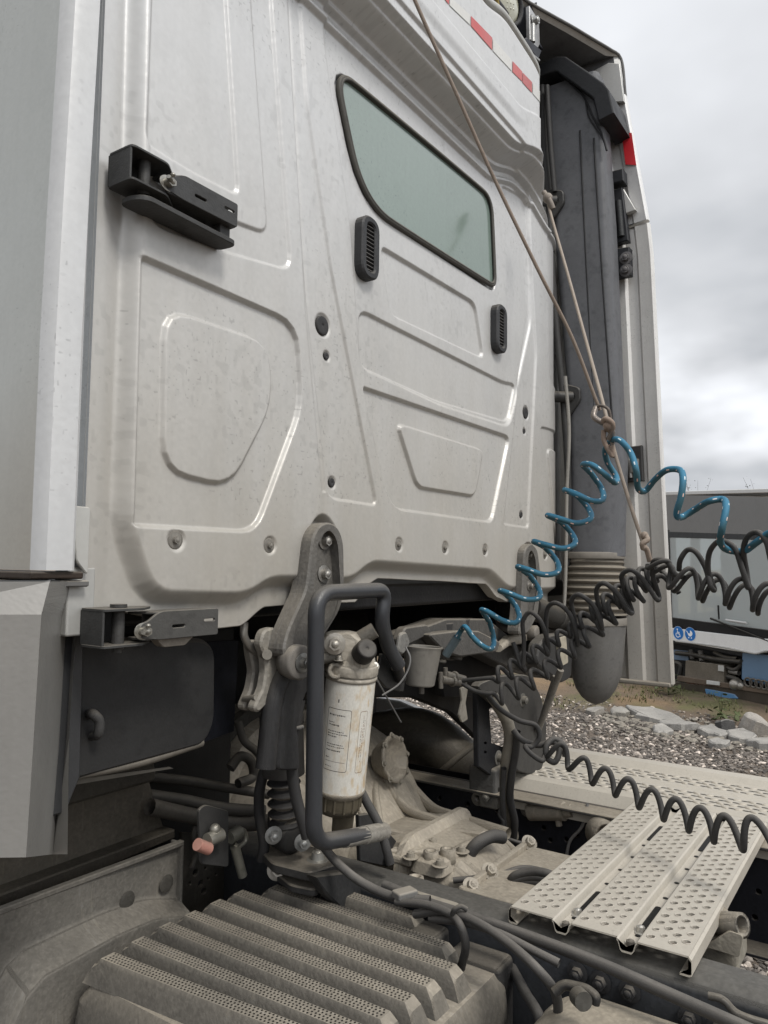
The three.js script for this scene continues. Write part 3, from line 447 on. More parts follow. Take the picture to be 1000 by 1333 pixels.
// ───────────────────────── chassis ─────────────────────────
const DUSTL = [0.40, 0.365, 0.31];
const NAVY = [0.022, 0.026, 0.040], GREY = [0.11, 0.11, 0.112], CASTC = [0.27, 0.245, 0.205], TAN = [0.44, 0.41, 0.355];
{ // near rail: C section, open towards the middle, round upper bend
  const rail = group('frame_rail', truck, 'dusty near chassis rail with a rounded upper edge');
  const sec = (s, x) => roundedPoly([[x, 0.735], [x, 1.0], [x + s * 0.085, 1.0], [x + s * 0.085, 0.991], [x + s * 0.009, 0.991], [x + s * 0.009, 0.744], [x + s * 0.085, 0.744], [x + s * 0.085, 0.735]], 0.002).map((q) => q);
  const C = (s, x, z0, z1) => { const P = [[x, 0.735], ...Array.from({ length: 7 }, (_, i) => { const a = i / 6 * Math.PI / 2; return [x + s * 0.03 * (1 - Math.cos(a)), 0.97 + 0.03 * Math.sin(a)]; }), [x + s * 0.085, 1.0], [x + s * 0.085, 0.991], [x + s * 0.03, 0.991], [x + s * 0.009, 0.97], [x + s * 0.009, 0.744], [x + s * 0.085, 0.744], [x + s * 0.085, 0.735]]; const n = P.length; return loft([P.map((q) => V(q[0], q[1], z0)), P.map((q) => V(q[0], q[1], (z0 + z1) / 2)), P.map((q) => V(q[0], q[1], z1))].map((r) => s < 0 ? r : r), true, 0.7); };
  part('rail_channel', C(1, -0.405, -2.2, 2.6), 'steel', rail, { col: [0.04, 0.045, 0.055], dust: 0.55, side: 0.1, dustCol: [0.25, 0.235, 0.205] });
  for (const [px, py] of [[782, 1278], [752, 1266], [820, 1290], [898, 1325], [935, 1340]]) { const p = at(px, py, { x: -0.407 }); part('bolt', hexBolt(p, V(-1, 0, 0), 0.011), 'steel', rail, { col: [0.06, 0.062, 0.07], dust: 0.4 }); }
  const far = group('frame_rail', truck, 'dark blue far chassis rail drilled with rows of holes');
  const hs = []; const zs = (z, y, r = 0.0085) => hs.push(circ(-z, y, r, 10));
  for (let i = 0; i < 46; i++) { const z = -0.5 + i * 0.05; if ((i * 7) % 5 < 3) zs(z, 0.93 - (i % 2) * 0.022); if ((i * 5) % 7 < 4) zs(z + 0.02, 0.865 + (i % 3) * 0.012); if ((i * 3) % 4 < 2) zs(z + 0.01, 0.80 - (i % 2) * 0.018, i % 5 === 0 ? 0.015 : 0.0085); }
  part('rail_web', plate([[2.2, 0.735], [2.2, 1.0], [-2.6, 1.0], [-2.6, 0.735]], 0.008, ZY(0.402), 0.001, hs), 'steel', far, { col: NAVY, dust: 0.35, side: 0.12 });
  part('rail_flange', box(0.325, 0.402, 0.991, 1.0, -2.2, 2.6, 0.003), 'steel', far, { col: [0.08, 0.08, 0.08], dust: 0.9 });
  part('rail_flange', box(0.325, 0.402, 0.735, 0.744, -2.2, 2.6, 0.003), 'steel', far, { col: NAVY, dust: 0.6 });
  part('hole_backing', box(0.47, 0.475, 0.70, 1.0, -2.2, 2.6, 0.001), 'steel', far, { col: [0.008, 0.008, 0.009], dust: 0 });
  for (const [px, py] of [[622, 1040], [686, 1054], [706, 1058]]) part('bolt', hexBolt(at(px, py, { x: 0.40 }), V(-1, 0, 0), 0.012), 'galv', far, { col: [0.25, 0.25, 0.25], dust: 0.4 });
  // a run of pipe, a clip and a tube on the far rail
  part('air_fitting', [rod(at(690, 1056, { x: 0.37 }), at(735, 1056, { x: 0.36 }), 0.026), rod(at(735, 1056, { x: 0.36 }), at(744, 1055, { x: 0.36 }), 0.018), rod(at(725, 1056, { x: 0.36 }), at(728, 1075, { x: 0.36 }), 0.009)], 'cast', far, { col: CASTC, dust: 0.6 });
  part('thin_line', tube(pts([[765, 1046], [758, 1075], [742, 1095], [737, 1118]], { x: 0.38 }), 0.0045), 'rubber', far, { col: [0.2, 0.2, 0.2], dust: 0.5 });
  part('rail_eye', lathe([[0.022, 0], [0.038, 0.002], [0.038, 0.05], [0.022, 0.05], [0.022, 0]], at(778, 1082, { x: 0.33 }), V(-0.7, 0.1, 0.7).normalize(), 24), 'cast', far, { col: [0.2, 0.18, 0.15], dust: 0.5 });
}
{ // bridging step plate over the rails: three raised perforated treads between gutters
  const d = group('deck_plate', truck, 'dusty perforated step plate lying across both chassis rails');
  const x0 = -0.40, x1 = 0.42, z0 = 0.418, z1 = 0.735, yt = 1.03, th = 0.003;
  const zz = [z0, z0 + 0.083, z0 + 0.117, z0 + 0.200, z0 + 0.234, z1];
  for (let b = 0; b < 3; b++) {
    const a = zz[b * 2], e = zz[b * 2 + 1], holes = [], rims = [];
    for (let i = 0; i < 24; i++) for (let k = 0; k < 4; k++) { const x = x0 + 0.032 + i * 0.0325 + (k % 2) * 0.016, z = a + 0.014 + k * (e - a - 0.028) / 3; if (x > x1 - 0.02) continue; const r = (i + k) % 3 === 1 ? 0.0052 : 0.0066; holes.push(circ(x, -z, r, 9)); rims.push(new THREE.TorusGeometry(r + 0.0008, 0.0009, 4, 9).rotateX(Math.PI / 2).translate(x, yt + 0.0035, z)); }
    const t = part('tread', plate([[x0, -a], [x1, -a], [x1, -e], [x0, -e]], th, XZ(yt), 0, holes), 'deck', d, { col: TAN, dust: 0.5, side: 0.5, dustCol: DUSTL });
    part('hole_rim', rims, 'deck', t, { col: [0.52, 0.48, 0.42], dust: 0.3, side: 0.5, dustCol: DUSTL, kind: 'stuff' });
  }
  // folded sides and gutters, one bent sheet
  const sheet = (pp, x0, x1) => { // pp: z, y polyline
    const up = pp.map(([z, y]) => [-z, y]); const N = up.length, o = []; for (let i = 0; i < N; i++) o.push(up[i]); for (let i = N - 1; i >= 0; i--) o.push([up[i][0] + 0.0005, up[i][1] - 0.0035]);
    const g = loft([o.map((q) => V(x0, q[1], -q[0])), o.map((q) => V(x1, q[1], -q[0]))], true, 0.4); return g; };
  const yg = yt - 0.015;
  for (const [a, e] of [[zz[1], zz[2]], [zz[3], zz[4]]]) {
    const gtr = part('gutter', sheet([[a, yt + 0.003], [a + 0.0025, yt + 0.0005], [a + 0.006, yg + 0.003], [a + 0.009, yg], [e - 0.009, yg], [e - 0.006, yg + 0.003], [e - 0.0025, yt + 0.0005], [e, yt + 0.003]], x0 - 0.006, x1), 'deck', d, { col: TAN, dust: 0.5, side: 0.5, dustCol: DUSTL });
    for (const [sx, l] of [[x0 + 0.14, 0.055], [x0 + 0.62, 0.055]]) part('slot', plate(slot(sx, -(a + e) / 2, l, 0.0055), 0.0015, XZ(yg + 0.0005), 0), 'steel', gtr, { col: [0.006, 0.006, 0.006], dust: 0 });
    part('bolt', hexBolt(V(x0 + 0.016, yg, (a + e) / 2), UP, 0.0075), 'steel', gtr, { col: [0.14, 0.13, 0.12], dust: 0.3 });
    part('bolt', [...hexBolt(V(x0 + 0.078, yg, (a + e) / 2), UP, 0.008)], 'galv', gtr, { col: [0.5, 0.49, 0.46], dust: 0.2 });
    for (const sx of [0.06, 0.25, 0.34, 0.43, 0.52]) part('gutter_hole', lathe([[0, 0], [0.005, 0], [0.005, 0.001], [0, 0.001]], V(x0 + sx, yg + 0.0003, (a + e) / 2), UP, 8), 'steel', gtr, { col: [0.01, 0.01, 0.01], dust: 0 });
  }
  part('side_fold', [sheet([[z0 + 0.012, yt - 0.024], [z0 - 0.001, yt - 0.024], [z0 - 0.004, yt - 0.021], [z0 - 0.004, yt - 0.002], [z0 - 0.0005, yt + 0.003]], x0 - 0.002, x1)], 'deck', d, { col: TAN, dust: 0.6, side: 0.5 });
  part('side_fold', [sheet([[z1 + 0.0005, yt + 0.003], [z1 + 0.005, yt - 0.002], [z1 + 0.005, yt - 0.024], [z1 + 0.001, yt - 0.026], [z1 - 0.014, yt - 0.026]], x0 - 0.002, x1)], 'deck', d, { col: TAN, dust: 0.6, side: 0.5 });
}
{ // catwalk along the far rail, pressed tread marks
  const c = group('catwalk', truck, 'long dusty pressed catwalk beside the far chassis rail');
  const z0 = 0.02, z1 = 2.6, P = [[0.36, 0.965], [0.362, 0.985], [0.415, 0.985], [0.44, 0.99], [0.46, 1.022], [0.475, 1.03], [0.60, 1.03], [0.612, 1.024], [0.64, 1.024], [0.652, 1.03], [0.765, 1.03], [0.785, 1.045], [0.82, 1.048], [0.835, 1.04], [0.838, 0.98]];
  const o = [...P, ...P.slice().reverse().map(([x, y]) => [x, y - 0.004])];
  part('walkway', loft([o.map((q) => V(q[0], q[1], z0)), o.map((q) => V(q[0], q[1], z1))], true, 0.35), 'deck', c, { col: TAN, dust: 0.5, side: 0.5, dustCol: DUSTL });
  const marks = [], dk = [];
  for (const xs of [[0.495, 0.525, 0.555, 0.585], [0.672, 0.702, 0.732]]) for (let i = 0; i < 60; i++) xs.forEach((x, k) => { const z = z0 + 0.03 + i * 0.036 + (k % 2) * 0.018; if (z > 2.2) return; const g = new THREE.SphereGeometry(0.010, 8, 5).scale(0.75, 0.42, 1.35).rotateY((i + k) % 2 ? 0.6 : -0.6).translate(x, 1.03, z); marks.push(g); dk.push(new THREE.CircleGeometry(0.006, 8).rotateX(-Math.PI / 2).scale(0.6, 1, 1.5).translate(x, 1.0309, z + 0.018)); });
  part('tread_mark', marks, 'deck', c, { col: TAN, dust: 0.6, side: 0.4, kind: 'stuff' });
  part('drain_slot', dk, 'steel', c, { col: [0.07, 0.06, 0.05], dust: 0, kind: 'stuff' });
  part('end_bracket', [box(0.34, 0.42, 0.95, 1.02, -0.03, 0.03, 0.006)], 'cast', c, { col: [0.17, 0.165, 0.15], dust: 0.6 });
  part('bolt', hexBolt(V(0.34, 0.985, 0.0), V(-1, 0, 0), 0.012), 'steel', c, { col: [0.15, 0.15, 0.14], dust: 0.5 });
}
{ // ribbed cover of the battery box
  const k = group('battery_cover', truck, 'dusty black plastic battery box cover with long perforated ribs');
  const yb = 0.946;
  const TL = at(95, 1262, { y: yb }), xr = -0.445;
  // body: top sheet with a chamfered left edge, falling sides
  const xl = at(84, 1275, { y: yb }).x, zf = -0.165, zr = 0.445;
  const lev = [[0.40, 0.0], [0.86, 0.0], [0.915, 0.006], [0.945, 0.022], [yb, 0.05]];
  const outl = (i) => roundedPoly([[xl + i, -zf - i], [xr - i * 0.6 - 0.10, -zf - i], [xr - i * 0.6 - 0.06, -0.16], [xr - i * 0.6, -0.22], [xr - i * 0.6, -zr + i], [xl + i, -zr + i]], 0.03, 4);
  part('cover_body', loft(lev.map(([y, i]) => outl(i).map((q) => V(q[0], y, -q[1]))), true, 0.5), 'dusty', k, { col: [0.07, 0.072, 0.073], dust: 0.9, side: 0.45, dustCol: [0.38, 0.34, 0.28] });
  // ribs as seen in the survey: start point, end point of each rib's crest
  const L = [[134, 1241, 470, 1372], [173, 1220, 480, 1345], [209, 1201, 513, 1326], [242, 1186, 544, 1304], [275, 1171, 571, 1284], [305, 1159, 600, 1263], [350, 1152, 590, 1234], [425, 1154, 549, 1194]];
  const yr = 0.984;
  for (const [ax, ay, bx, by] of L) {
    const a = at(ax, ay, { y: yr }), b = at(bx, by, { y: yr }), HR = yr - yb, za = a.z, zb = b.z, xa = (z) => mix(a.x, b.x, (z - za) / (zb - za)), w = 0.0155;
    const rg = (z, s, y) => [[-w - 0.010 * s, 0], [-w - 0.004 * s, 0], [-w, 1], [w, 1], [w + 0.004 * s, 0], [w + 0.010 * s, 0]];
    const rings = []; for (const [z, h] of [[za - 0.014, 0.02], [za - 0.002, 0.7], [za + 0.012, 1], [(za + zb) / 2, 1], [zb - 0.016, 1], [zb - 0.002, 0.75], [zb + 0.012, 0.02]]) { const y = yb - 0.002 + (HR + 0.002) * h, x = xa(z), y2 = yb - 0.002 + (HR - 0.006) * h; rings.push([V(x - w - 0.013, yb - 0.003, z), V(x - w - 0.002 - 0.010 * (1 - h), yb - 0.002 + (HR - 0.005) * h, z), V(x - w + 0.002, y, z), V(x + w - 0.002, y, z), V(x + w + 0.002, yb - 0.002 + (HR - 0.005) * h, z), V(x + w + 0.011, yb - 0.003, z)]); }
    const rib = part('rib', loft(rings, true, 0.35), 'dusty', k, { col: [0.066, 0.068, 0.07], dust: 0.95, side: 0.3, dustCol: [0.36, 0.325, 0.27] });
    const dots = []; for (let z = za + 0.02; z < zb - 0.02; z += 0.0074) for (let q = -1.5; q <= 1.5; q++) dots.push(new THREE.CircleGeometry(0.0019, 6).rotateX(-Math.PI / 2).translate(xa(z) + q * 0.0066, yr + 0.0008, z + (Math.abs(q) === 0.5 ? 0.0037 : 0)));
    part('perforation', dots, 'plastic', rib, { col: [0.035, 0.032, 0.028], dust: 0, kind: 'stuff' });
  }
  // side stiffeners and latches
  for (const z of [-0.02, 0.12, 0.26]) part('side_rib', box(xl - 0.006, xl + 0.012, 0.5, 0.90, z, z + 0.09, 0.008), 'dusty', k, { col: [0.085, 0.086, 0.086], dust: 0.6, side: 0.4 });
  part('latch_pad', [box(-0.50, -0.418, 0.90, 0.972, 0.235, 0.30, 0.012)], 'dusty', k, { col: [0.06, 0.06, 0.06], dust: 0.35 });
  part('corner_pad', [box(-0.48, -0.41, 0.66, 0.955, 0.32, 0.43, 0.012)], 'dusty', k, { col: [0.05, 0.05, 0.052], dust: 0.35 });
  for (const z of [0.35, 0.385]) part('bolt', [ball(V(-0.408, 0.84, z), 0.012, 10)], 'steel', k, { col: [0.1, 0.1, 0.1], dust: 0.5 });
}
{ // rounded tan tank in the foreground corner
  const P = at(745, 1299, { x: -0.5 });
  const a = V(1, 0, 0), b = V(0, 0, 1), rings = [];
  for (const [y, i] of [[0.45, 0], [P.y - 0.055, 0], [P.y - 0.03, 0.01], [P.y - 0.01, 0.03], [P.y - 0.002, 0.055], [P.y, 0.085]]) rings.push(ring(V(-0.56, y, 0.72), a, b, 0.135 - i, 0.20 - i, 0.075 - i * 0.6, 6));
  part('air_tank', loft(rings, true, 0.9), 'cast', truck, { col: [0.33, 0.295, 0.235], dust: 0.7, side: 0.5, label: 'tan dust covered tank with rounded corners' });
}
{ // fenders and side skirt on the near side
  const f1 = group('wheel_guard', truck, 'mud streaked black wheel guard behind the front wheel');
  const A = (x, y, z) => at(x, y, { z });
  const q = (l, z) => l.map((s) => { const p = A(s[0], s[1], z); return [p.x, p.y]; });
  part('upper_guard', [plate(q([[-60, 1040], [190, 1012], [212, 1082], [-60, 1196]], -0.34), 0.012, XY(-0.35), 0.003)], 'dusty', f1, { col: [0.11, 0.098, 0.08], dust: 0.4, side: 0.8 });
  part('guard_brow', plate(roundedPoly(q([[-60, 1030], [60, 1012], [192, 985], [196, 1012], [60, 1050], [-60, 1080]], -0.30), 0.01), 0.03, XY(-0.32), 0.006), 'dusty', f1, { col: [0.055, 0.051, 0.043], dust: 0.3, side: 0.5 });
  part('guard_lip', plate(q([[-60, 1178], [214, 1078], [214, 1086], [-60, 1200]], -0.33), 0.05, XY(-0.35), 0.003), 'dusty', f1, { col: [0.05, 0.043, 0.034], dust: 0.2, side: 0.4 });
  const f2 = group('wheel_guard', truck, 'scuffed black splash panel beside the ribbed cover');
  const za = -0.255;
  // bowed panel with a pressed step at its foot
  const N = 70, MM = 46, ps = [], ix = [];
  const FP = [[-40, 1400], [0, 1345], [8, 1320], [25, 1285], [50, 1258], [100, 1233], [150, 1210], [200, 1193], [215, 1190], [250, 1189]].map((q) => at(q[0], q[1], { z: za + 0.05 })), foot = (x) => { for (let i = 1; i < FP.length; i++) if (x <= FP[i].x) return mix(FP[i - 1].y, FP[i].y, clamp((x - FP[i - 1].x) / (FP[i].x - FP[i - 1].x))); return FP.at(-1).y; };
  const l0 = A(-60, 1204, za), r0 = A(236, 1096, za), yT = (l0.y + r0.y) / 2;
  for (let j = 0; j <= MM; j++) for (let i = 0; i <= N; i++) {
    const x = mix(l0.x, r0.x, i / N), fy = Math.max(0.66, foot(x)), y = j < 16 ? mix(yT, fy + 0.03, j / 16) : j < 36 ? mix(fy + 0.03, fy - 0.02, (j - 16) / 20) : mix(fy - 0.02, 0.55, (j - 36) / 10), f = step(fy + 0.026, fy - 0.012, y);
    ps.push(x, y, za + 0.006 * Math.sin(i / N * 5) + mix(0.075, 0.045, i / N) * Math.pow(f, 1.5));
    if (i < N && j < MM) { const k = j * (N + 1) + i; ix.push(k, k + N + 1, k + 1, k + 1, k + N + 1, k + N + 2); }
  }
  const g = new THREE.BufferGeometry(); g.setAttribute('position', new THREE.Float32BufferAttribute(ps, 3)); g.setIndex(ix); g.computeVertexNormals();
  part('splash_panel', [g, plate([[l0.x, yT - 0.006], [r0.x, yT - 0.006], [r0.x, yT], [l0.x, yT]], 0.012, XY(za - 0.006), 0.002), box(r0.x - 0.004, r0.x + 0.004, 0.62, yT - 0.002, za - 0.03, za + 0.006, 0.003)], 'dusty', f2, { col: [0.105, 0.104, 0.10], dust: 0.3, side: 0.7 });
  for (const [x, y] of [[166, 1172], [217, 1150]]) part('dimple', lathe([[0, 0.002], [0.012, 0.003], [0.018, 0.0]], A(x, y, za + 0.002), V(0, 0, 1), 16), 'dusty', f2, { col: [0.07, 0.068, 0.062], dust: 0.4, side: 0.4 });
  // moulded inner panel under the cab
  const ip = group('inner_fairing', truck, 'black moulded panel under the rear of the cab'), z = -0.06;
  const I = q([[84, 836], [262, 836], [275, 850], [274, 940], [262, 965], [88, 1012]], z);
  part('panel', plate(roundedPoly(I, 0.02, 5), 0.02, XY(z - 0.02), 0.008), 'plastic', ip, { col: [0.03, 0.031, 0.033], dust: 0.3, side: 0.25 });
  part('pull_loop', tube([A(116, 930, z + 0.004), A(122, 930, z + 0.03), A(129, 938, z + 0.034), A(128, 955, z + 0.03), A(118, 958, z + 0.002)], 0.008, 10, 40), 'rubber', ip, { col: [0.08, 0.08, 0.08], dust: 0.3 });
  part('edge_strip', tube([A(88, 1010, z - 0.004), A(180, 992, z - 0.004), A(262, 966, z - 0.004)], 0.009), 'plastic', ip, { col: [0.12, 0.11, 0.095], dust: 0.7 });
  part('baffle', plate(q([[272, 836], [312, 834], [306, 952], [268, 966]], -0.12), 0.006, XY(-0.13), 0.001), 'steel', truck, { col: [0.012, 0.014, 0.022], dust: 0.08 });
  part('torn_strip', plate(q([[88, 1016], [220, 998], [225, 1000], [92, 1022]], -0.1), 0.002, XY(-0.1), 0), 'plastic', ip, { col: [0.16, 0.15, 0.13], dust: 0.4 });
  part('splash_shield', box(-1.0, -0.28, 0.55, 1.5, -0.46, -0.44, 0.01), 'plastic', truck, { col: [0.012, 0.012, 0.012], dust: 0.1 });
  // side skirt: outer face, wrapped rear return
  const s = group('side_skirt', truck, 'grey cab side skirt with a chamfered rear edge');
  const sk = (py, xs) => xs.map(([px, pz]) => at(px, py, { z: pz }));
  const rows = [[757, [[-140, 0.0], [65, 0.09], [107, -0.05], [110, -0.02]]], [800, [[-140, 0.0], [54, 0.10], [93, -0.06], [102, -0.02]]], [830, [[-140, 0.0], [52, 0.10], [90, -0.06], [98, -0.02]]], [960, [[-140, 0.0], [44, 0.10], [82, -0.06], [90, -0.02]]], [1112, [[-140, 0.0], [34, 0.10], [69, -0.06], [88, -0.02]]]];
  const ps2 = [], ix2 = []; rows.forEach(([py, xs]) => { const r = xs.map(([px, pz], i) => i === 0 ? at(px, py + (py > 1000 ? 6 : 0), { z: 0.0 }) : at(px, i === 1 && py > 1000 ? 1116 : py, { z: pz })); r.forEach((p) => ps2.push(p.x, p.y, p.z)); });
  for (let j = 0; j < rows.length - 1; j++) for (let i = 0; i < 3; i++) { const a = j * 4 + i; ix2.push(a, a + 4, a + 1, a + 1, a + 4, a + 5); }
  let sg = new THREE.BufferGeometry(); sg.setAttribute('position', new THREE.Float32BufferAttribute(ps2, 3)); sg.setIndex(ix2); sg = toCreasedNormals(sg, 0.3);
  const in2 = sg.clone().translate(0.02, 0.001, -0.03);
  part('skirt_panel', [sg], 'trim', s, { col: [0.165, 0.168, 0.168], dust: 0.35, side: 0.5 });
  part('skirt_inner', [in2], 'trim', s, { col: [0.08, 0.082, 0.085], dust: 0.2 });
  part('skirt_top', plate([[-1.19, -0.02], [-1.055, -0.02], [-1.055, 0.5], [-1.19, 0.5]], 0.006, XZ(1.632), 0.002), 'trim', s, { col: [0.10, 0.10, 0.10], dust: 0.5 });
  part('skirt_backing', plate(q([[84, 800], [110, 790], [104, 1012], [86, 1056], [72, 1060], [80, 960]], -0.035), 0.01, XY(-0.05), 0.003), 'trim', s, { col: [0.05, 0.052, 0.056], dust: 0.2 });
}
// ───────────────────────── cab mounts, filter, suspension, gearbox ─────────────────────────
const DK = [0.035, 0.036, 0.038], MID = [0.13, 0.13, 0.128];
{ // cab mount arms bolted into the wall
  const mount = (P, inner, bolts, z, label, br) => {
    const m = group('cab_mount', truck, label), q = P.map((s) => { const p = at(s[0], s[1], { z: s[2] ?? z }); return V(p.x, p.y, s[2] ?? z); });
    const o = roundedPoly(q.map((p) => [p.x, p.y]), 0.02, 4), n = roundedPoly(inner.map((s) => { const p = at(s[0], s[1], { z }); return [p.x, p.y]; }), 0.02, 4);
    part('mount_arm', [plate(o, 0.014, XY(z - 0.03), 0.003), plate(o, 0.02, XY(z - 0.014), 0.004, [n])], 'cast', m, { col: [0.105, 0.102, 0.097], dust: 0.4, side: 0.2 });
    for (const [x, y] of bolts) part('bolt', hexBolt(at(x, y, { z: z - 0.012 }), V(0, 0, 1), br), 'galv', m, { col: [0.36, 0.35, 0.33], dust: 0.35, side: 0.4 });
    return m;
  };
  mount([[404, 700], [413, 684], [426, 682], [437, 690], [442, 708], [443, 768], [437, 794], [424, 815], [404, 846], [384, 858], [364, 852], [372, 820], [396, 768]], [[409, 704], [424, 687], [435, 704], [439, 770], [430, 803], [402, 843], [376, 849], [378, 822], [403, 772]], [[422, 704], [421, 747]], 0.05, 'grey cast cab mount arm bolted to the foot of the rear wall', 0.011);
  mount([[680, 716], [688, 708], [696, 716], [701, 760], [696, 800], [684, 822], [672, 826], [676, 800]], [[684, 722], [688, 715], [693, 724], [696, 764], [690, 800], [680, 812]], [[688, 722], [689, 762]], 0.045, 'smaller looking grey cab mount arm at the far end of the wall', 0.010);
  const b = group('mount_bush', truck, 'round rubber cab mount bush'), c = at(388, 862, { z: 0.07 });
  part('bush', lathe([[0, -0.03], [0.03, -0.03], [0.034, -0.012], [0.034, 0.006], [0.029, 0.012], [0.016, 0.010], [0, 0.010]], c, V(-0.15, 0, 1).normalize(), 28), 'rubber', b, { col: [0.13, 0.125, 0.12], dust: 0.5, side: 0.4 });
  part('bolt', hexBolt(c.clone().add(V(0, 0, 0.012)), V(-0.15, 0, 1).normalize(), 0.011), 'galv', b, { col: [0.25, 0.25, 0.24], dust: 0.3 });
  part('bush_arm', [bent(pts([[372, 868], [356, 905], [350, 960], [346, 1000]], { z: 0.02 }), 0.02, 0.04, 10), plate(roundedPoly([[372, 850], [404, 850], [408, 878], [394, 906], [384, 940], [388, 1000], [362, 1000], [366, 930], [372, 890]].map((s) => { const p = at(s[0], s[1], { z: 0.03 }); return [p.x, p.y]; }), 0.008), 0.03, XY(0.0), 0.004)], 'steel', b, { col: [0.045, 0.046, 0.05], dust: 0.35 });
}
{ // claw lever
  const k = group('latch_claw', truck, 'pale grey two-pronged cab latch claw');
  const P1 = [[336, 822], [350, 818], [360, 832], [364, 850], [360, 880], [346, 906], [328, 924], [324, 920], [336, 896], [340, 872], [338, 850], [332, 838]], P2 = [[318, 834], [330, 836], [336, 850], [334, 876], [328, 900], [318, 922], [310, 920], [320, 896], [324, 872], [320, 852]];
  const pl = (P, z) => plate(roundedPoly(P.map((s) => { const p = at(s[0], s[1], { z }); return [p.x, p.y]; }), 0.01), 0.014, XY(z), 0.004);
  part('claw', [pl(P1, 0.0)], 'cast', k, { col: [0.20, 0.195, 0.18], dust: 0.5, side: 0.5 });
  part('claw', [pl(P2, -0.04)], 'cast', k, { col: [0.16, 0.155, 0.145], dust: 0.5, side: 0.4 });
  part('cross_pin', [rod(at(348, 852, { z: 0.024 }), at(332, 850, { z: -0.05 }), 0.010), rod(at(334, 908, { z: 0.012 }), at(318, 910, { z: -0.03 }), 0.006)], 'steel', k, { col: [0.2, 0.19, 0.17], dust: 0.4, kind: undefined });
  part('link_rod', tube([at(318, 810, { z: -0.02 }), at(318, 828, { z: -0.02 }), at(326, 842, { z: -0.02 }), at(334, 848, { z: -0.02 })], 0.008), 'galv', k, { col: [0.28, 0.27, 0.25], dust: 0.4 });
}
{ // guard hoop in front of the filter
  const g = group('guard_hoop', truck, 'dark bent tube guard hoop standing before the white filter');
  const P = [at(519, 866, { z: 0.10 }), at(506, 845, { z: 0.10 }), at(496, 808, { z: 0.115 }), at(502, 768, { z: 0.115 }), at(412, 772, { z: 0.12 }), at(408, 1098, { z: 0.12 }), at(480, 1086, { z: 0.11 })];
  part('hoop', bent(P, 0.0162, 0.045, 20), 'paint', g, { col: [0.05, 0.054, 0.062], dust: 0.3, side: 0.1 });
  part('end_sleeve', [rod(at(474, 1087, { z: 0.11 }), at(500, 1082, { z: 0.105 }), 0.0185), rod(at(448, 1092, { z: 0.113 }), at(474, 1087, { z: 0.11 }), 0.0172)], 'cast', g, { col: [0.24, 0.235, 0.22], dust: 0.5, side: 0.5 });
  part('foot_plate', plate(roundedPoly([[494, 850], [512, 872], [524, 886], [522, 900], [500, 894], [488, 880]].map((s) => { const p = at(s[0], s[1], { z: 0.07 }); return [p.x, p.y]; }), 0.006), 0.006, XY(0.07), 0.001), 'steel', g, { col: DK, dust: 0.4 });
  part('foot_stub', rod(at(516, 868, { z: 0.09 }), at(522, 884, { z: 0.085 }), 0.013), 'steel', g, { col: DK, dust: 0.5 });
}
const PRINT = 3.7;
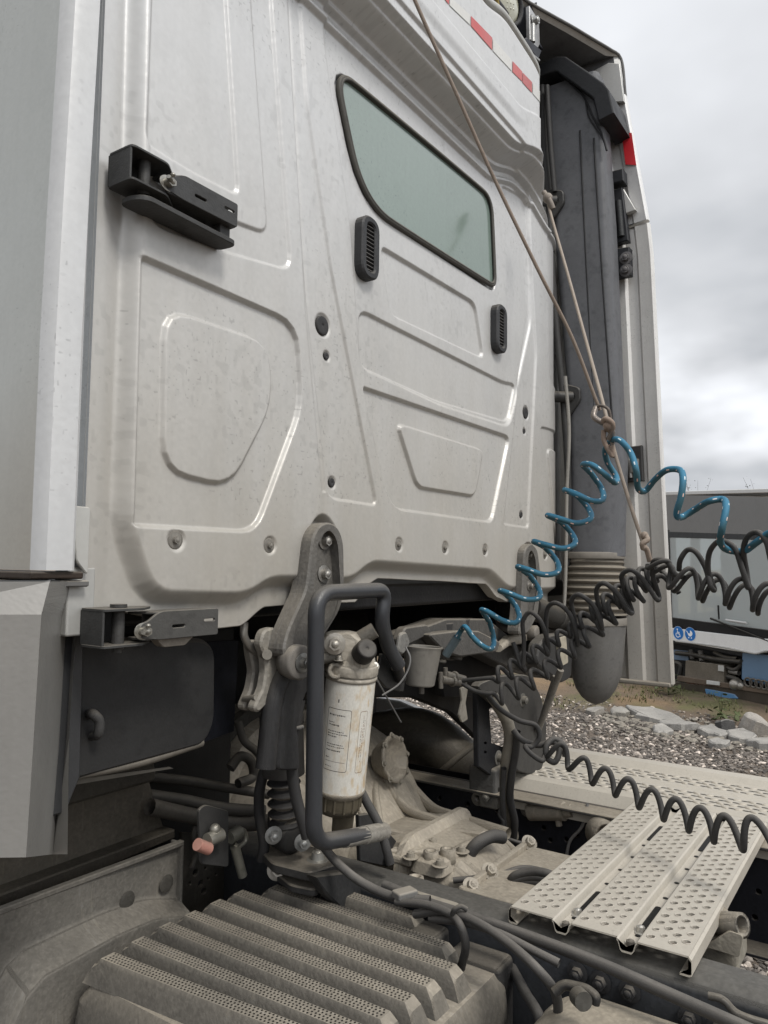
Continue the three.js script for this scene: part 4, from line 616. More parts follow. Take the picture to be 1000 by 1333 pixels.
{ // fuel filter with priming cap
  const f = group('fuel_filter', truck, 'white fuel filter canister with printed instructions and black priming cap');
  const D = 1.62, a = at(457, 882, D), b = at(443, 1024, D + 0.01), ax = a.clone().sub(b), H = ax.length(); ax.normalize();
  const q = new THREE.Quaternion().setFromUnitVectors(UP, ax);
  // printed wrap: two outlined blocks of tiny text, unreadable even in the photograph
  const cv = document.createElement('canvas'); cv.width = 2048; cv.height = 1024; const x = cv.getContext('2d');
  x.fillStyle = '#d9d6cd'; x.fillRect(0, 0, 2048, 1024);
  const blockText = (cx, y0, w, h, rows, vert) => { x.save(); x.translate(cx, y0); x.lineWidth = 6; x.strokeStyle = vert ? '#8d7c6c' : '#5d5a56'; const r = 26; x.beginPath(); x.moveTo(r, 0); x.lineTo(w - r, 0); x.quadraticCurveTo(w, 0, w, r); x.lineTo(w, h - r); x.quadraticCurveTo(w, h, w - r, h); x.lineTo(r, h); x.quadraticCurveTo(0, h, 0, h - r); x.lineTo(0, r); x.quadraticCurveTo(0, 0, r, 0); x.stroke(); for (const [yy, x0, x1, hh] of rows) { let u = x0; while (u < x1) { const ww = 7 + rnd() * 20; x.fillStyle = rnd() < 0.85 ? (vert ? '#93806f' : '#4a4846') : '#77736d'; if (vert) x.fillRect(yy, u, hh, Math.min(ww, x1 - u)); else x.fillRect(u, yy + (rnd() - 0.5) * 2, Math.min(ww, x1 - u), hh * (0.7 + 0.3 * rnd())); u += ww + 5 + rnd() * 6; } } x.restore(); };
  blockText(560, 240, 330, 560, [[50, 30, 260, 15], [120, 30, 120, 9], [142, 30, 190, 13], [200, 30, 250, 10], [222, 30, 300, 10], [244, 30, 170, 13], [318, 30, 260, 10], [340, 30, 280, 10], [372, 30, 230, 13], [440, 30, 90, 10], [520, 30, 120, 8]]);
  x.fillStyle = '#6b6863'; x.fillRect(590, 715, 270, 4); x.fillStyle = '#55524e'; x.fillRect(700, 150, 16, 30);
  blockText(1010, 250, 120, 560, [[34, 150, 420, 9], [60, 40, 470, 10], [84, 80, 300, 9]], true);
  const im = x.getImageData(0, 0, 2048, 1024), dd = new Uint8Array(2048 * 1024 * 4);
  for (let j = 0; j < 1024; j++) for (let i = 0; i < 2048; i++) { const s = ((1023 - j) * 2048 + i) * 4, o = (j * 2048 + i) * 4; const n = fbm(i / 45, j / 70, 3, 4), m = fbm(i / 12, j / 16, 7, 3), rust = step(0.40, 0.85, n) * 0.5 * step(700, 1150, i) + step(0.45, 0.8, n) * 0.2, k = 0.95 + 0.1 * (m - 0.5); dd[o] = clamp(im.data[s] / 255 * k * (1 - 0.12 * rust)) * 255; dd[o + 1] = clamp(im.data[s + 1] / 255 * k * (1 - 0.24 * rust)) * 255; dd[o + 2] = clamp(im.data[s + 2] / 255 * k * (1 - 0.40 * rust)) * 255; dd[o + 3] = 255; }
  const tx = new THREE.DataTexture(dd, 2048, 1024); tx.colorSpace = THREE.SRGBColorSpace; tx.wrapS = THREE.RepeatWrapping; tx.magFilter = THREE.LinearFilter; tx.minFilter = THREE.LinearMipmapLinearFilter; tx.generateMipmaps = true; tx.needsUpdate = true;
  // print turned so that the larger block faces the hoop
  const face = at(430, 950, 1).sub(camera.position).negate().applyQuaternion(q.clone().invert()), ang = Math.atan2(face.x, face.z);
  const can = new THREE.CylinderGeometry(0.0525, 0.0525, H, 56, 1, true).translate(0, H / 2, 0).rotateY(ang + PRINT).applyQuaternion(q).translate(b.x, b.y, b.z);
  part('canister', can, new THREE.MeshStandardMaterial({ map: tx, vertexColors: true, roughness: 0.5 }), f, { col: [0.92, 0.92, 0.92], dust: 0.0, keepUV: true });
  const L = (r, h) => [r, h];
  part('canister_rim', [lathe([L(0.05, H - 0.002), L(0.0545, H), L(0.0555, H + 0.004), L(0.0545, H + 0.008), L(0.052, H + 0.009), L(0.052, H + 0.012), L(0.056, H + 0.013), L(0.056, H + 0.030), L(0.053, H + 0.033), L(0.05, H + 0.036), L(0.03, H + 0.05), L(0, H + 0.05)], b, ax, 48)], 'cast', f, { col: [0.38, 0.355, 0.31], dust: 0.5, side: 0.5 });
  part('canister_base', lathe([L(0.0525, 0.002), L(0.054, -0.001), L(0.052, -0.006), L(0.046, -0.012)], b, ax, 48), 'cast', f, { col: [0.30, 0.27, 0.22], dust: 0.5, side: 0.5 });
  part('water_bowl', [lathe([L(0.046, -0.006), L(0.046, -0.035), L(0.042, -0.050), L(0.0, -0.052)], b, ax, 32), lathe([L(0.024, -0.05), L(0.022, -0.10), L(0, -0.10)], b.clone().add(V(0.015, 0, 0.005)), ax, 20), ...Array.from({ length: 14 }, (_, i) => { const t = i / 14 * 2 * Math.PI; const p = V(Math.cos(t) * 0.046, 0, Math.sin(t) * 0.046).applyQuaternion(q).add(b); return rod(p.clone().addScaledVector(ax, -0.012), p.clone().addScaledVector(ax, -0.04), 0.003, 0.003, 6); })], 'plastic', f, { col: [0.11, 0.092, 0.06], dust: 0.45, side: 0.4 });
  // cast head
  const hd = (px, py, d = 0) => at(px, py, D + d);
  part('filter_head', [loft([[858, 424, 470, 0.040], [848, 420, 470, 0.040], [832, 420, 470, 0.038], [824, 424, 464, 0.034], [822, 430, 456, 0.028]].map(([y, l, r, t]) => { const p = hd(l, y), s = hd(r, y), c = p.clone().add(s).multiplyScalar(0.5), u = s.clone().sub(p).normalize(), w = u.clone().cross(UP).normalize(); return ring(c, u, w, p.distanceTo(s) / 2, t, 0.012, 3); }).reverse(), true, 0.5), rod(hd(440, 876, -0.02), hd(462, 858, -0.03), 0.016)], 'cast', f, { col: [0.37, 0.345, 0.30], dust: 0.5, side: 0.5 });
  const cx = hd(470, 856, -0.035), cd = V(0.40, 0.62, 0.55).normalize();
  const cd2 = hd(482, 841, -0.075).sub(hd(468, 857, -0.02)).normalize();
  part('pump_flange', lathe([L(0, -0.02), L(0.036, -0.02), L(0.040, -0.012), L(0.040, -0.004), L(0.034, 0.0), L(0.028, 0.004), L(0.026, 0.02), L(0.018, 0.022), L(0, 0.022)], hd(466, 858, -0.02), cd2, 36), 'cast', f, { col: [0.40, 0.375, 0.33], dust: 0.5, side: 0.5 });
  for (const t of [0.3, 1.9, 3.5, 5.1]) { const u = cd2.clone().cross(UP).normalize(), w = u.clone().cross(cd2); part('bolt', hexBolt(hd(466, 858, -0.02).addScaledVector(u, 0.040 * Math.cos(t)).addScaledVector(w, 0.040 * Math.sin(t)).addScaledVector(cd2, -0.008), cd2, 0.006), 'galv', f, { col: [0.42, 0.41, 0.38], dust: 0.3 }); }
  part('priming_cap', lathe([L(0, 0.0), L(0.021, 0.0), L(0.0235, 0.003), L(0.0225, 0.028), L(0.020, 0.034), L(0.017, 0.035), L(0.004, 0.0345), L(0.0035, 0.033), L(0, 0.033)], hd(468, 856, -0.025).addScaledVector(cd2, 0.018), cd2, 36), 'plastic', f, { col: [0.022, 0.022, 0.024], dust: 0.25, side: 0.4 });
  const pd = V(-0.75, 0.0, 0.65).normalize();
  part('drain_port', lathe([L(0, 0), L(0.017, 0.0), L(0.017, 0.03), L(0.014, 0.033), L(0.009, 0.033), L(0.008, 0.024), L(0, 0.024)], hd(436, 871, -0.02), pd, 24), 'cast', f, { col: [0.38, 0.355, 0.31], dust: 0.5, side: 0.5 });
  part('bolt', hexBolt(hd(436, 838, -0.045), pd, 0.013), 'galv', f, { col: [0.42, 0.40, 0.36], dust: 0.4, side: 0.5 });
  part('bolt', hexBolt(hd(442, 860, -0.05), V(0, 1, 0), 0.007), 'galv', f, { col: [0.42, 0.40, 0.36], dust: 0.4, side: 0.5 });
  part('inlet_pipe', [rod(hd(420, 857, -0.04), hd(444, 853, -0.03), 0.012), rod(hd(468, 832, 0.02), hd(488, 820, 0.02), 0.017)], 'steel', f, { col: [0.12, 0.115, 0.105], dust: 0.5 });
  part('tether', tube([hd(487, 878), hd(497, 896, 0.02), hd(506, 912, 0.05), hd(522, 940, 0.10)], 0.0018, 6), 'rubber', f, { col: [0.1, 0.1, 0.1], dust: 0.3 });
  part('tether', tube([hd(498, 905), hd(520, 890), hd(532, 870), hd(534, 856), hd(528, 842)], 0.002, 6), 'rubber', f, { col: [0.2, 0.2, 0.2], dust: 0.3 });
}
{ // spring leg under the cab mount
  const s = group('cab_spring', truck, 'dark cab suspension spring leg in a cylindrical sleeve'), D = 1.66;
  const P = (x, y, d = 0) => at(x, y, D + d);
  const up = P(368, 940).sub(P(372, 1070)).normalize();
  part('sleeve', lathe([[0.02, -0.01], [0.046, -0.008], [0.046, 0.10], [0.048, 0.102], [0.048, 0.118], [0.038, 0.122], [0, 0.122]], P(369, 1002), up, 32), 'plastic', s, { col: [0.05, 0.05, 0.052], dust: 0.5, side: 0.25 });
  const prof = []; for (let i = 0; i <= 48; i++) { const t = i / 48; prof.push([0.029 + 0.008 * Math.cos(t * 5 * 2 * Math.PI), -0.005 - 0.11 * t]); }
  part('bellow_spring', lathe(prof, P(369, 1002), up, 28), 'rubber', s, { col: [0.03, 0.03, 0.032], dust: 0.6 });
  part('lower_eye', [lathe([[0, -0.03], [0.032, -0.03], [0.036, -0.02], [0.036, 0.02], [0.026, 0.03], [0, 0.03]], P(374, 1086), V(-0.3, 0, 1).normalize(), 24), rod(P(372, 1068), P(374, 1086), 0.024)], 'steel', s, { col: DK, dust: 0.4 });
  for (const [x, y] of [[356, 1087], [394, 1096]]) part('bolt', hexBolt(P(x, y, -0.05), V(-0.5, 0, 0.86).normalize(), 0.011), 'galv', s, { col: [0.33, 0.34, 0.34], dust: 0.3 });
  const B = (P2, y, t) => plate(roundedPoly(P2.map((q) => { const p = at(q[0], q[1], { y }); return [p.x, -p.z]; }), 0.012), t, XZ(y), 0.003);
  part('base_plate', [B([[336, 1112], [372, 1104], [436, 1120], [440, 1134], [404, 1146], [356, 1134]], 1.03, 0.014), B([[350, 1136], [400, 1150], [430, 1146], [410, 1166], [380, 1160]], 1.0, 0.01)], 'steel', s, { col: [0.07, 0.07, 0.072], dust: 0.6 });
  part('bolt', hexBolt(at(414, 1120, { y: 1.045 }), UP, 0.014), 'galv', s, { col: [0.36, 0.36, 0.34], dust: 0.4 });
  part('bolt', hexBolt(at(361, 1132, { y: 1.02 }), V(-0.6, 0.2, 0.7).normalize(), 0.013), 'galv', s, { col: [0.3, 0.28, 0.25], dust: 0.5 });
  part('bracket_leg', [plate([[405, 1140], [440, 1136], [462, 1150], [466, 1190], [440, 1180], [420, 1160]].map((q) => { const p = at(q[0], q[1], { z: 0.06 }); return [p.x, p.y]; }), 0.02, XY(0.05), 0.004)], 'steel', s, { col: [0.05, 0.052, 0.056], dust: 0.5 });
  part('gusset_plate', [plate([[480, 1060], [502, 1080], [520, 1100], [518, 1130], [470, 1120], [468, 1062]].map((q) => { const p = at(q[0], q[1], { z: -0.02 }); return [p.x, p.y]; }), 0.008, XY(-0.03), 0.002)], 'steel', s, { col: [0.05, 0.052, 0.056], dust: 0.5 });
  part('strap', [tube([P(372, 1000, -0.09), P(378, 960, -0.1), P(388, 915, -0.1)], 0.009), tube([P(400, 1090, -0.1), P(384, 1030, -0.1), P(380, 980, -0.1), P(390, 910, -0.1)], 0.012)], 'rubber', s, { col: [0.045, 0.045, 0.047], dust: 0.45 });
  part('cable_tie', tube([P(372, 944, -0.105), P(384, 948, -0.12), P(394, 946, -0.1)], 0.004), 'rubber', s, { col: [0.1, 0.1, 0.1], dust: 0.3 });
  part('side_hose', tube([P(345, 1000, 0.02), P(338, 1030, 0.02), P(338, 1060, 0.02), P(344, 1100, 0.0), P(340, 1120, 0)], 0.012), 'rubber', s, { col: [0.04, 0.04, 0.042], dust: 0.4 });
}
{ // cross beam of the cab suspension, filler cup and caps
  const c = group('cab_cross_beam', truck, 'grey cast cross beam with filler cups behind the cab opening');
  const Q = (x, y, z) => at(x, y, { z });
  const beam = (P, z, d, col) => plate(roundedPoly(P.map((q) => { const p = Q(q[0], q[1], z); return [p.x, p.y]; }), 0.008), d, XY(z), 0.004);
  part('beam', [beam([[500, 826], [556, 806], [612, 806], [640, 828], [664, 850], [690, 862], [690, 880], [640, 866], [600, 846], [566, 856], [505, 850]], -0.10, 0.06)], 'cast', c, { col: [0.085, 0.085, 0.085], dust: 0.6, side: 0.4 });
  part('beam_web', [beam([[546, 826], [580, 822], [610, 822], [638, 836], [634, 846], [586, 852], [566, 846]], -0.03, 0.03), beam([[518, 818], [546, 814], [552, 822], [524, 836], [512, 834]], -0.04, 0.02)], 'cast', c, { col: [0.09, 0.09, 0.09], dust: 0.6, side: 0.45 });
  for (const [x, y, r] of [[576, 820, 0.030], [600, 815, 0.026]]) part('filler_cap', lathe([[r * 0.95, -0.03], [r, -0.004], [r * 1.04, 0], [r * 1.0, 0.004], [r * 0.78, 0.004], [r * 0.74, -0.006], [0, -0.008]], Q(x, y - 8, -0.06), UP, 28), 'plastic', c, { col: [0.05, 0.05, 0.052], dust: 0.5 });
  const cp = Q(550, 842, 0.02), lowp = Q(547, 893, 0.02), h = cp.y - lowp.y;
  part('cup', lathe([[0.033, -h], [0.037, -h + 0.004], [0.049, -0.004], [0.053, 0], [0.0515, 0.002], [0.046, 0], [0.034, -h + 0.012], [0, -h + 0.012]], cp, V(0.06, 1, 0.03).normalize(), 36), 'plastic', c, { col: [0.14, 0.138, 0.13], dust: 0.45, side: 0.4 });
  part('cup_stub', rod(Q(549, 893, 0.02), Q(549, 903, 0.02), 0.007), 'steel', c, { col: [0.14, 0.13, 0.12], dust: 0.4 });
  part('tab', beam([[519, 826], [526, 824], [530, 836], [522, 850], [516, 848]], 0.07, 0.004), 'cast', c, { col: [0.16, 0.16, 0.155], dust: 0.4 });
  part('dark_shroud', [beam([[560, 856], [640, 850], [648, 905], [570, 905]], -0.16, 0.02), beam([[470, 872], [530, 880], [610, 890], [616, 960], [580, 925], [530, 905], [470, 905]], -0.22, 0.02)], 'plastic', c, { col: [0.02, 0.02, 0.022], dust: 0.2 });
  for (const [x, y] of [[569, 861], [590, 857]]) part('valve_disc', lathe([[0, 0], [0.024, 0], [0.026, 0.004], [0.024, 0.010], [0, 0.012]], Q(x, y, -0.04), V(0.1, 1, 0.2).normalize(), 24), 'steel', c, { col: [0.09, 0.088, 0.083], dust: 0.6 });
  // brass tees for the air lines
  for (const [x, y, x2, y2] of [[574, 884, 604, 889], [580, 878, 604, 884]]) part('air_fitting', [rod(Q(x, y, 0.05), Q(x2, y2, 0.06), 0.010), rod(Q(x, y - 9, 0.05), Q(x, y + 12, 0.05), 0.006), lathe([[0.012, -0.006], [0.015, 0], [0.012, 0.006]], Q((x + x2) / 2, (y + y2) / 2, 0.055), V(1, -0.1, 0), 14)], 'steel', c, { col: [0.15, 0.14, 0.125], dust: 0.5 });
  part('hanging_strap', plate(roundedPoly([[598, 896], [608, 892], [604, 915], [607, 936], [600, 940], [596, 930], [600, 912]].map((q) => { const p = Q(q[0], q[1], 0.03); return [p.x, p.y]; }), 0.004), 0.004, XY(0.03), 0.001), 'rubber', c, { col: [0.25, 0.235, 0.205], dust: 0.5, side: 0.5 });
  // arm from the beam to the far mount
  part('torsion_arm', [loft([[648, 844, 0.011], [660, 834, 0.016], [676, 832, 0.016], [688, 824, 0.019], [694, 823, 0.012]].map(([x, y, r]) => ring(Q(x, y, 0.0), V(0.3, 0.95, 0).normalize(), V(0, 0, 1), r, 0.016, 0.01, 3)), true, 0.6)], 'cast', c, { col: [0.27, 0.25, 0.215], dust: 0.5, side: 0.5 });
  part('arm_bush', lathe([[0, -0.02], [0.024, -0.02], [0.026, 0.02], [0.014, 0.024], [0, 0.024]], Q(691, 824, 0.02), V(0, 0, 1), 24), 'rubber', c, { col: [0.13, 0.12, 0.11], dust: 0.5, side: 0.4 });
  part('air_bag', lathe([[0, -0.06], [0.06, -0.05], [0.075, -0.02], [0.075, 0.04], [0.06, 0.06], [0.02, 0.065], [0, 0.065]], Q(672, 800, -0.08), V(0.5, 0.85, 0).normalize(), 28), 'rubber', c, { col: [0.03, 0.03, 0.032], dust: 0.4 });
  part('muffler_stub', [rod(Q(690, 790, 0.02), Q(733, 808, 0.04), 0.04, 0.04, 24), lathe([[0.041, 0], [0.045, 0.004], [0.045, 0.02], [0.041, 0.024]], Q(722, 803, 0.035), V(1, -0.35, 0.05).normalize(), 24)], 'steel', c, { col: [0.055, 0.054, 0.052], dust: 0.4, side: 0.2 });
  const fl = group('rear_flap', truck, 'dark rubber flap box with a tan plate by the coiled lines');
  part('flap_box', plate(roundedPoly([[694, 838], [706, 828], [730, 826], [736, 834], [734, 880], [722, 886], [690, 862]].map((q) => { const p = Q(q[0], q[1], 0.06); return [p.x, p.y]; }), 0.02), 0.03, XY(0.05), 0.006), 'rubber', fl, { col: [0.05, 0.05, 0.05], dust: 0.3 });
  part('flap_plate', plate(roundedPoly([[724, 832], [735, 828], [738, 862], [728, 868]].map((q) => { const p = Q(q[0], q[1], 0.09); return [p.x, p.y]; }), 0.006), 0.006, XY(0.088), 0.001), 'plastic', fl, { col: [0.36, 0.33, 0.26], dust: 0.4, side: 0.4 });
}
{ // post and plate of the far side cab mount
  const c = group('mount_post', truck, 'dark bolted bracket post on the far rail'), Q = (x, y, z) => at(x, y, { z });
  const pl = (P, z, d, holes = []) => plate(P.map((q) => { const p = Q(q[0], q[1], z); return [p.x, p.y]; }), d, XY(z), 0.003, holes.map((h) => h.map((q) => { const p = Q(q[0], q[1], z); return [p.x, p.y]; })));
  part('post_plate', pl([[616, 888], [640, 900], [672, 940], [696, 965], [698, 1004], [640, 1012], [618, 996]], 0.0, 0.012, [[[631, 922], [640, 918], [660, 950], [656, 974], [634, 966]], circ(626, 966, 2, 8), circ(626, 978, 2, 8)]), 'steel', c, { col: [0.028, 0.03, 0.036], dust: 0.3 });
  part('fender_disc', pl(roundedPoly([[610, 892], [640, 880], [680, 878], [696, 906], [703, 945], [700, 990], [692, 1008], [660, 1000], [668, 960], [650, 925]], 10), 0.05, 0.02), 'rubber', c, { col: [0.06, 0.058, 0.055], dust: 0.35 });
  part('foot_block', [box(0.33, 0.44, 0.99, 1.07, -0.06, 0.03, 0.01)], 'cast', c, { col: [0.10, 0.1, 0.098], dust: 0.7 });
  for (const [x, y] of [[680, 911], [648, 986], [664, 985]]) part('bolt', hexBolt(Q(x, y, 0.072), V(0, 0, 1), 0.012), 'steel', c, { col: [0.12, 0.118, 0.11], dust: 0.5 });
  part('strut', rod(at(730, 872, 2.3), at(700, 952, 2.4), 0.010), 'steel', c, { col: [0.17, 0.16, 0.145], dust: 0.4 });
  part('strut', rod(at(722, 880, 2.35), at(706, 930, 2.4), 0.006), 'steel', c, { col: [0.17, 0.16, 0.145], dust: 0.4 });
}
{ // gearbox casting between the rails
  const g = group('gearbox', truck, 'dusty tan aluminium gearbox casting between the rails');
  const A = V(1, 0, 0), B = V(0, 1, 0), col = [0.37, 0.335, 0.28], o = { col, dust: 0.75, side: 0.55 };
  part('bell_housing', loft([[-0.62, 0.05, 0.95, 0.40, 0.33], [-0.46, 0.06, 0.95, 0.38, 0.31], [-0.45, 0.06, 0.95, 0.345, 0.28], [-0.38, 0.07, 0.95, 0.32, 0.265], [-0.30, 0.08, 0.945, 0.285, 0.24], [-0.22, 0.07, 0.915, 0.245, 0.19], [-0.14, 0.05, 0.885, 0.20, 0.15], [-0.10, 0.04, 0.87, 0.18, 0.13]].map(([z, x, y, hx, hy]) => ring(V(x, y, z), A, B, hx, hy, Math.min(hx, hy) * 0.85, 9)), true, 0.5), 'cast', g, o); g.position.y = -0.03;
  part('bell_flange', loft([[-0.53, 0.42, 0.345], [-0.50, 0.42, 0.345]].map(([z, hx, hy]) => ring(V(0.05, 0.95, z), A, B, hx, hy, hy * 0.85, 8)), true, 0.5), 'cast', g, { col: [0.07, 0.065, 0.055], dust: 0.3 });
  // round inspection flange on its shoulder
  const fc = at(511, 988, { z: -0.18 }).add(V(0, 0.03, 0)), fd = V(0.05, 0.22, 0.97).normalize();
  const fcover = part('round_flange', lathe([[0.036, -0.05], [0.05, -0.03], [0.062, 0.0], [0.066, 0.004], [0.066, 0.012], [0.055, 0.012], [0.05, 0.0], [0.03, -0.012], [0, -0.014]], fc, fd, 36), 'cast', g, { ...o, col: [0.24, 0.215, 0.175] });
  for (let i = 0; i < 8; i++) { const u = fd.clone().cross(UP).normalize(), w = u.clone().cross(fd), t = i / 8 * 6.283; part('bolt', hexBolt(fc.clone().addScaledVector(u, 0.064 * Math.cos(t)).addScaledVector(w, 0.064 * Math.sin(t)).addScaledVector(fd, 0.01), fd, 0.006), 'cast', fcover, { col: [0.26, 0.24, 0.2], dust: 0.5 }); }
  part('main_case', loft([[-0.22, 0.03, 0.86, 0.20, 0.14], [-0.16, 0.02, 0.87, 0.17, 0.135], [-0.05, 0.01, 0.88, 0.16, 0.135], [0.0, 0.0, 0.885, 0.17, 0.14], [0.015, 0.0, 0.885, 0.19, 0.155], [0.03, 0.0, 0.885, 0.19, 0.155], [0.045, 0.0, 0.885, 0.165, 0.135], [0.15, 0.0, 0.88, 0.155, 0.12], [0.19, 0.0, 0.87, 0.14, 0.10], [0.21, 0.0, 0.86, 0.11, 0.07]].map(([z, x, y, hx, hy]) => ring(V(x, y, z), A, B, hx, hy, 0.07, 6)), true, 0.45), 'cast', g, o);
  // stiffening ribs sweeping from the bell to the case
  const rib = (list, r) => part('casting_rib', tube(list, r, 8), 'cast', g, o);
  rib([V(0.24, 1.12, -0.34), V(0.23, 1.05, -0.22), V(0.19, 1.0, -0.1), V(0.16, 1.0, 0.0), V(0.14, 0.995, 0.16)], 0.015);
  rib([V(0.30, 1.05, -0.34), V(0.26, 0.98, -0.22), V(0.20, 0.95, -0.1), V(0.17, 0.95, 0.0)], 0.012);
  rib([V(0.12, 1.175, -0.34), V(0.10, 1.10, -0.22), V(0.07, 1.03, -0.12), V(0.04, 1.02, 0.02)], 0.013);
  rib([V(-0.05, 1.16, -0.32), V(-0.06, 1.09, -0.22), V(-0.08, 1.02, -0.12), V(-0.08, 1.01, 0.02)], 0.013);
  rib([V(0.20, 1.11, -0.28), V(0.04, 1.08, -0.2), V(-0.12, 0.99, -0.06)], 0.011);
  rib([V(-0.16, 0.98, 0.10), V(-0.04, 1.008, 0.13), V(0.10, 0.99, 0.15), V(0.15, 0.95, 0.17)], 0.012);
  part('shift_tower', [loft([[0.99, 0.06, 0.045], [1.015, 0.055, 0.04], [1.022, 0.045, 0.03]].map(([y, a, b]) => ring(V(-0.13, y - 0.01, 0.10), A, V(0, 0, 1), a, b, 0.02, 4)), true, 0.4), box(-0.19, -0.10, 0.985, 1.005, -0.01, 0.06, 0.008)], 'cast', g, o);
  for (const [x, y, z] of [[-0.185, 1.02, 0.06], [-0.08, 1.02, 0.06], [-0.185, 1.02, 0.14], [-0.08, 1.02, 0.14], [0.05, 1.035, 0.02], [-0.04, 1.035, 0.02], [-0.12, 1.03, 0.02]]) part('bolt', hexBolt(V(x, y - 0.012, z), UP, 0.011), 'cast', g, { col: [0.34, 0.31, 0.26], dust: 0.5 });
  for (const [x, y] of [[541, 1141], [583, 1105], [561, 1108]]) part('boss', lathe([[0, 0.0], [0.02, 0], [0.018, 0.03], [0.010, 0.032], [0.008, 0.022], [0, 0.022]], at(x, y, { y: 0.995 }), UP, 18), 'cast', g, o);
  part('case_web', [plate([[-0.18, 0.0], [-0.16, 0.0], [-0.10, -0.09], [-0.12, -0.10]], 0.03, XZ(0.98), 0.004)], 'cast', g, o);
  part('case_web', [plate([[0.02, -0.03], [0.04, -0.03], [0.06, -0.13], [0.04, -0.13]], 0.03, XZ(0.985), 0.004)], 'cast', g, o);
  // rear box with lid frame
  const rb = group('rear_housing', truck, 'square tan housing behind the gearbox');
  part('housing', box(-0.26, 0.10, 0.80, 0.965, 0.235, 0.40, 0.014), 'cast', rb, o);
  part('housing_rim', [box(-0.265, 0.105, 0.96, 0.985, 0.385, 0.405, 0.005), box(-0.265, 0.105, 0.955, 0.98, 0.23, 0.245, 0.005), box(-0.268, -0.245, 0.955, 0.978, 0.24, 0.39, 0.005)], 'cast', rb, o);
  for (const [x, z] of [[0.08, 0.245], [-0.14, 0.245], [-0.24, 0.25]]) part('bolt', [...hexBolt(V(x, 0.975, z), V(-0.4, 0.7, 0.6).normalize(), 0.012)], 'cast', rb, { col: [0.38, 0.35, 0.3], dust: 0.5 });
  // dark elbow duct and lines beyond
  const e = group('exhaust_elbow', truck, 'dark dusty curved duct beside the gearbox');
  part('elbow', tube(pts([[420, 1010, 2.75], [460, 978, 2.75], [505, 962, 2.74], [548, 960, 2.72], [584, 984, 2.70], [625, 1040, 2.68]], 2.4), 0.10, 24, 60), 'steel', e, { col: [0.075, 0.066, 0.052], dust: 0.5, side: 0.25 });
  part('elbow_band', lathe([[0.100, 0], [0.108, 0.004], [0.108, 0.02], [0.100, 0.024]], at(588, 989, 2.70), at(594, 997, 2.69).sub(at(580, 979, 2.71)).normalize(), 32), 'steel', e, { col: [0.09, 0.08, 0.065], dust: 0.5, side: 0.3 });
  part('white_trim', plate(roundedPoly([[478, 918], [492, 910], [520, 914], [552, 928], [548, 934], [516, 924], [486, 930], [478, 930]].map((q) => { const p = at(q[0], q[1], { x: 0.95 }); return [-p.z, p.y]; }), 0.01), 0.03, ZY(0.95), 0.006), 'paint', truck, { col: [0.62, 0.62, 0.60], dust: 0.2, label: 'white body trim seen through the chassis' });
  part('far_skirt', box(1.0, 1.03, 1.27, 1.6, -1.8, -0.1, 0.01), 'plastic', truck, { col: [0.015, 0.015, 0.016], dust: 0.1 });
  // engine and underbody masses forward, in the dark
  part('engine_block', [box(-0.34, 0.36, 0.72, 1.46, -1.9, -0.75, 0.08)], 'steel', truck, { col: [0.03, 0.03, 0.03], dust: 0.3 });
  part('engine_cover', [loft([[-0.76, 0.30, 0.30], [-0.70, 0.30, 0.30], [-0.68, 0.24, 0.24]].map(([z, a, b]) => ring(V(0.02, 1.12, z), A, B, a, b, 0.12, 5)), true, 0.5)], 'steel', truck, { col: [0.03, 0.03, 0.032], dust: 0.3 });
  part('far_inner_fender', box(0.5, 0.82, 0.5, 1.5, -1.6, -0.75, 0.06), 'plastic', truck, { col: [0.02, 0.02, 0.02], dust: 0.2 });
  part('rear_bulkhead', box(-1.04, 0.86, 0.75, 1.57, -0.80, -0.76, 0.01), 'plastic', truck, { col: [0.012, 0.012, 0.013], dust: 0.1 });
  const w = group('front_wheel', truck, 'near front wheel behind its guard');
  part('tyre', lathe([[0.30, -0.14], [0.44, -0.15], [0.50, -0.12], [0.51, 0], [0.50, 0.12], [0.44, 0.15], [0.30, 0.14]], V(-0.9, 0.51, -0.95), V(1, 0, 0), 40), 'rubber', w, { col: [0.02, 0.02, 0.02], dust: 0.4 });
  part('rim', lathe([[0, 0.05], [0.2, 0.05], [0.30, 0.13], [0.31, -0.13], [0.2, -0.05], [0, -0.05]], V(-0.9, 0.51, -0.95), V(1, 0, 0), 32), 'steel', w, { col: [0.03, 0.03, 0.03], dust: 0.4 });
}
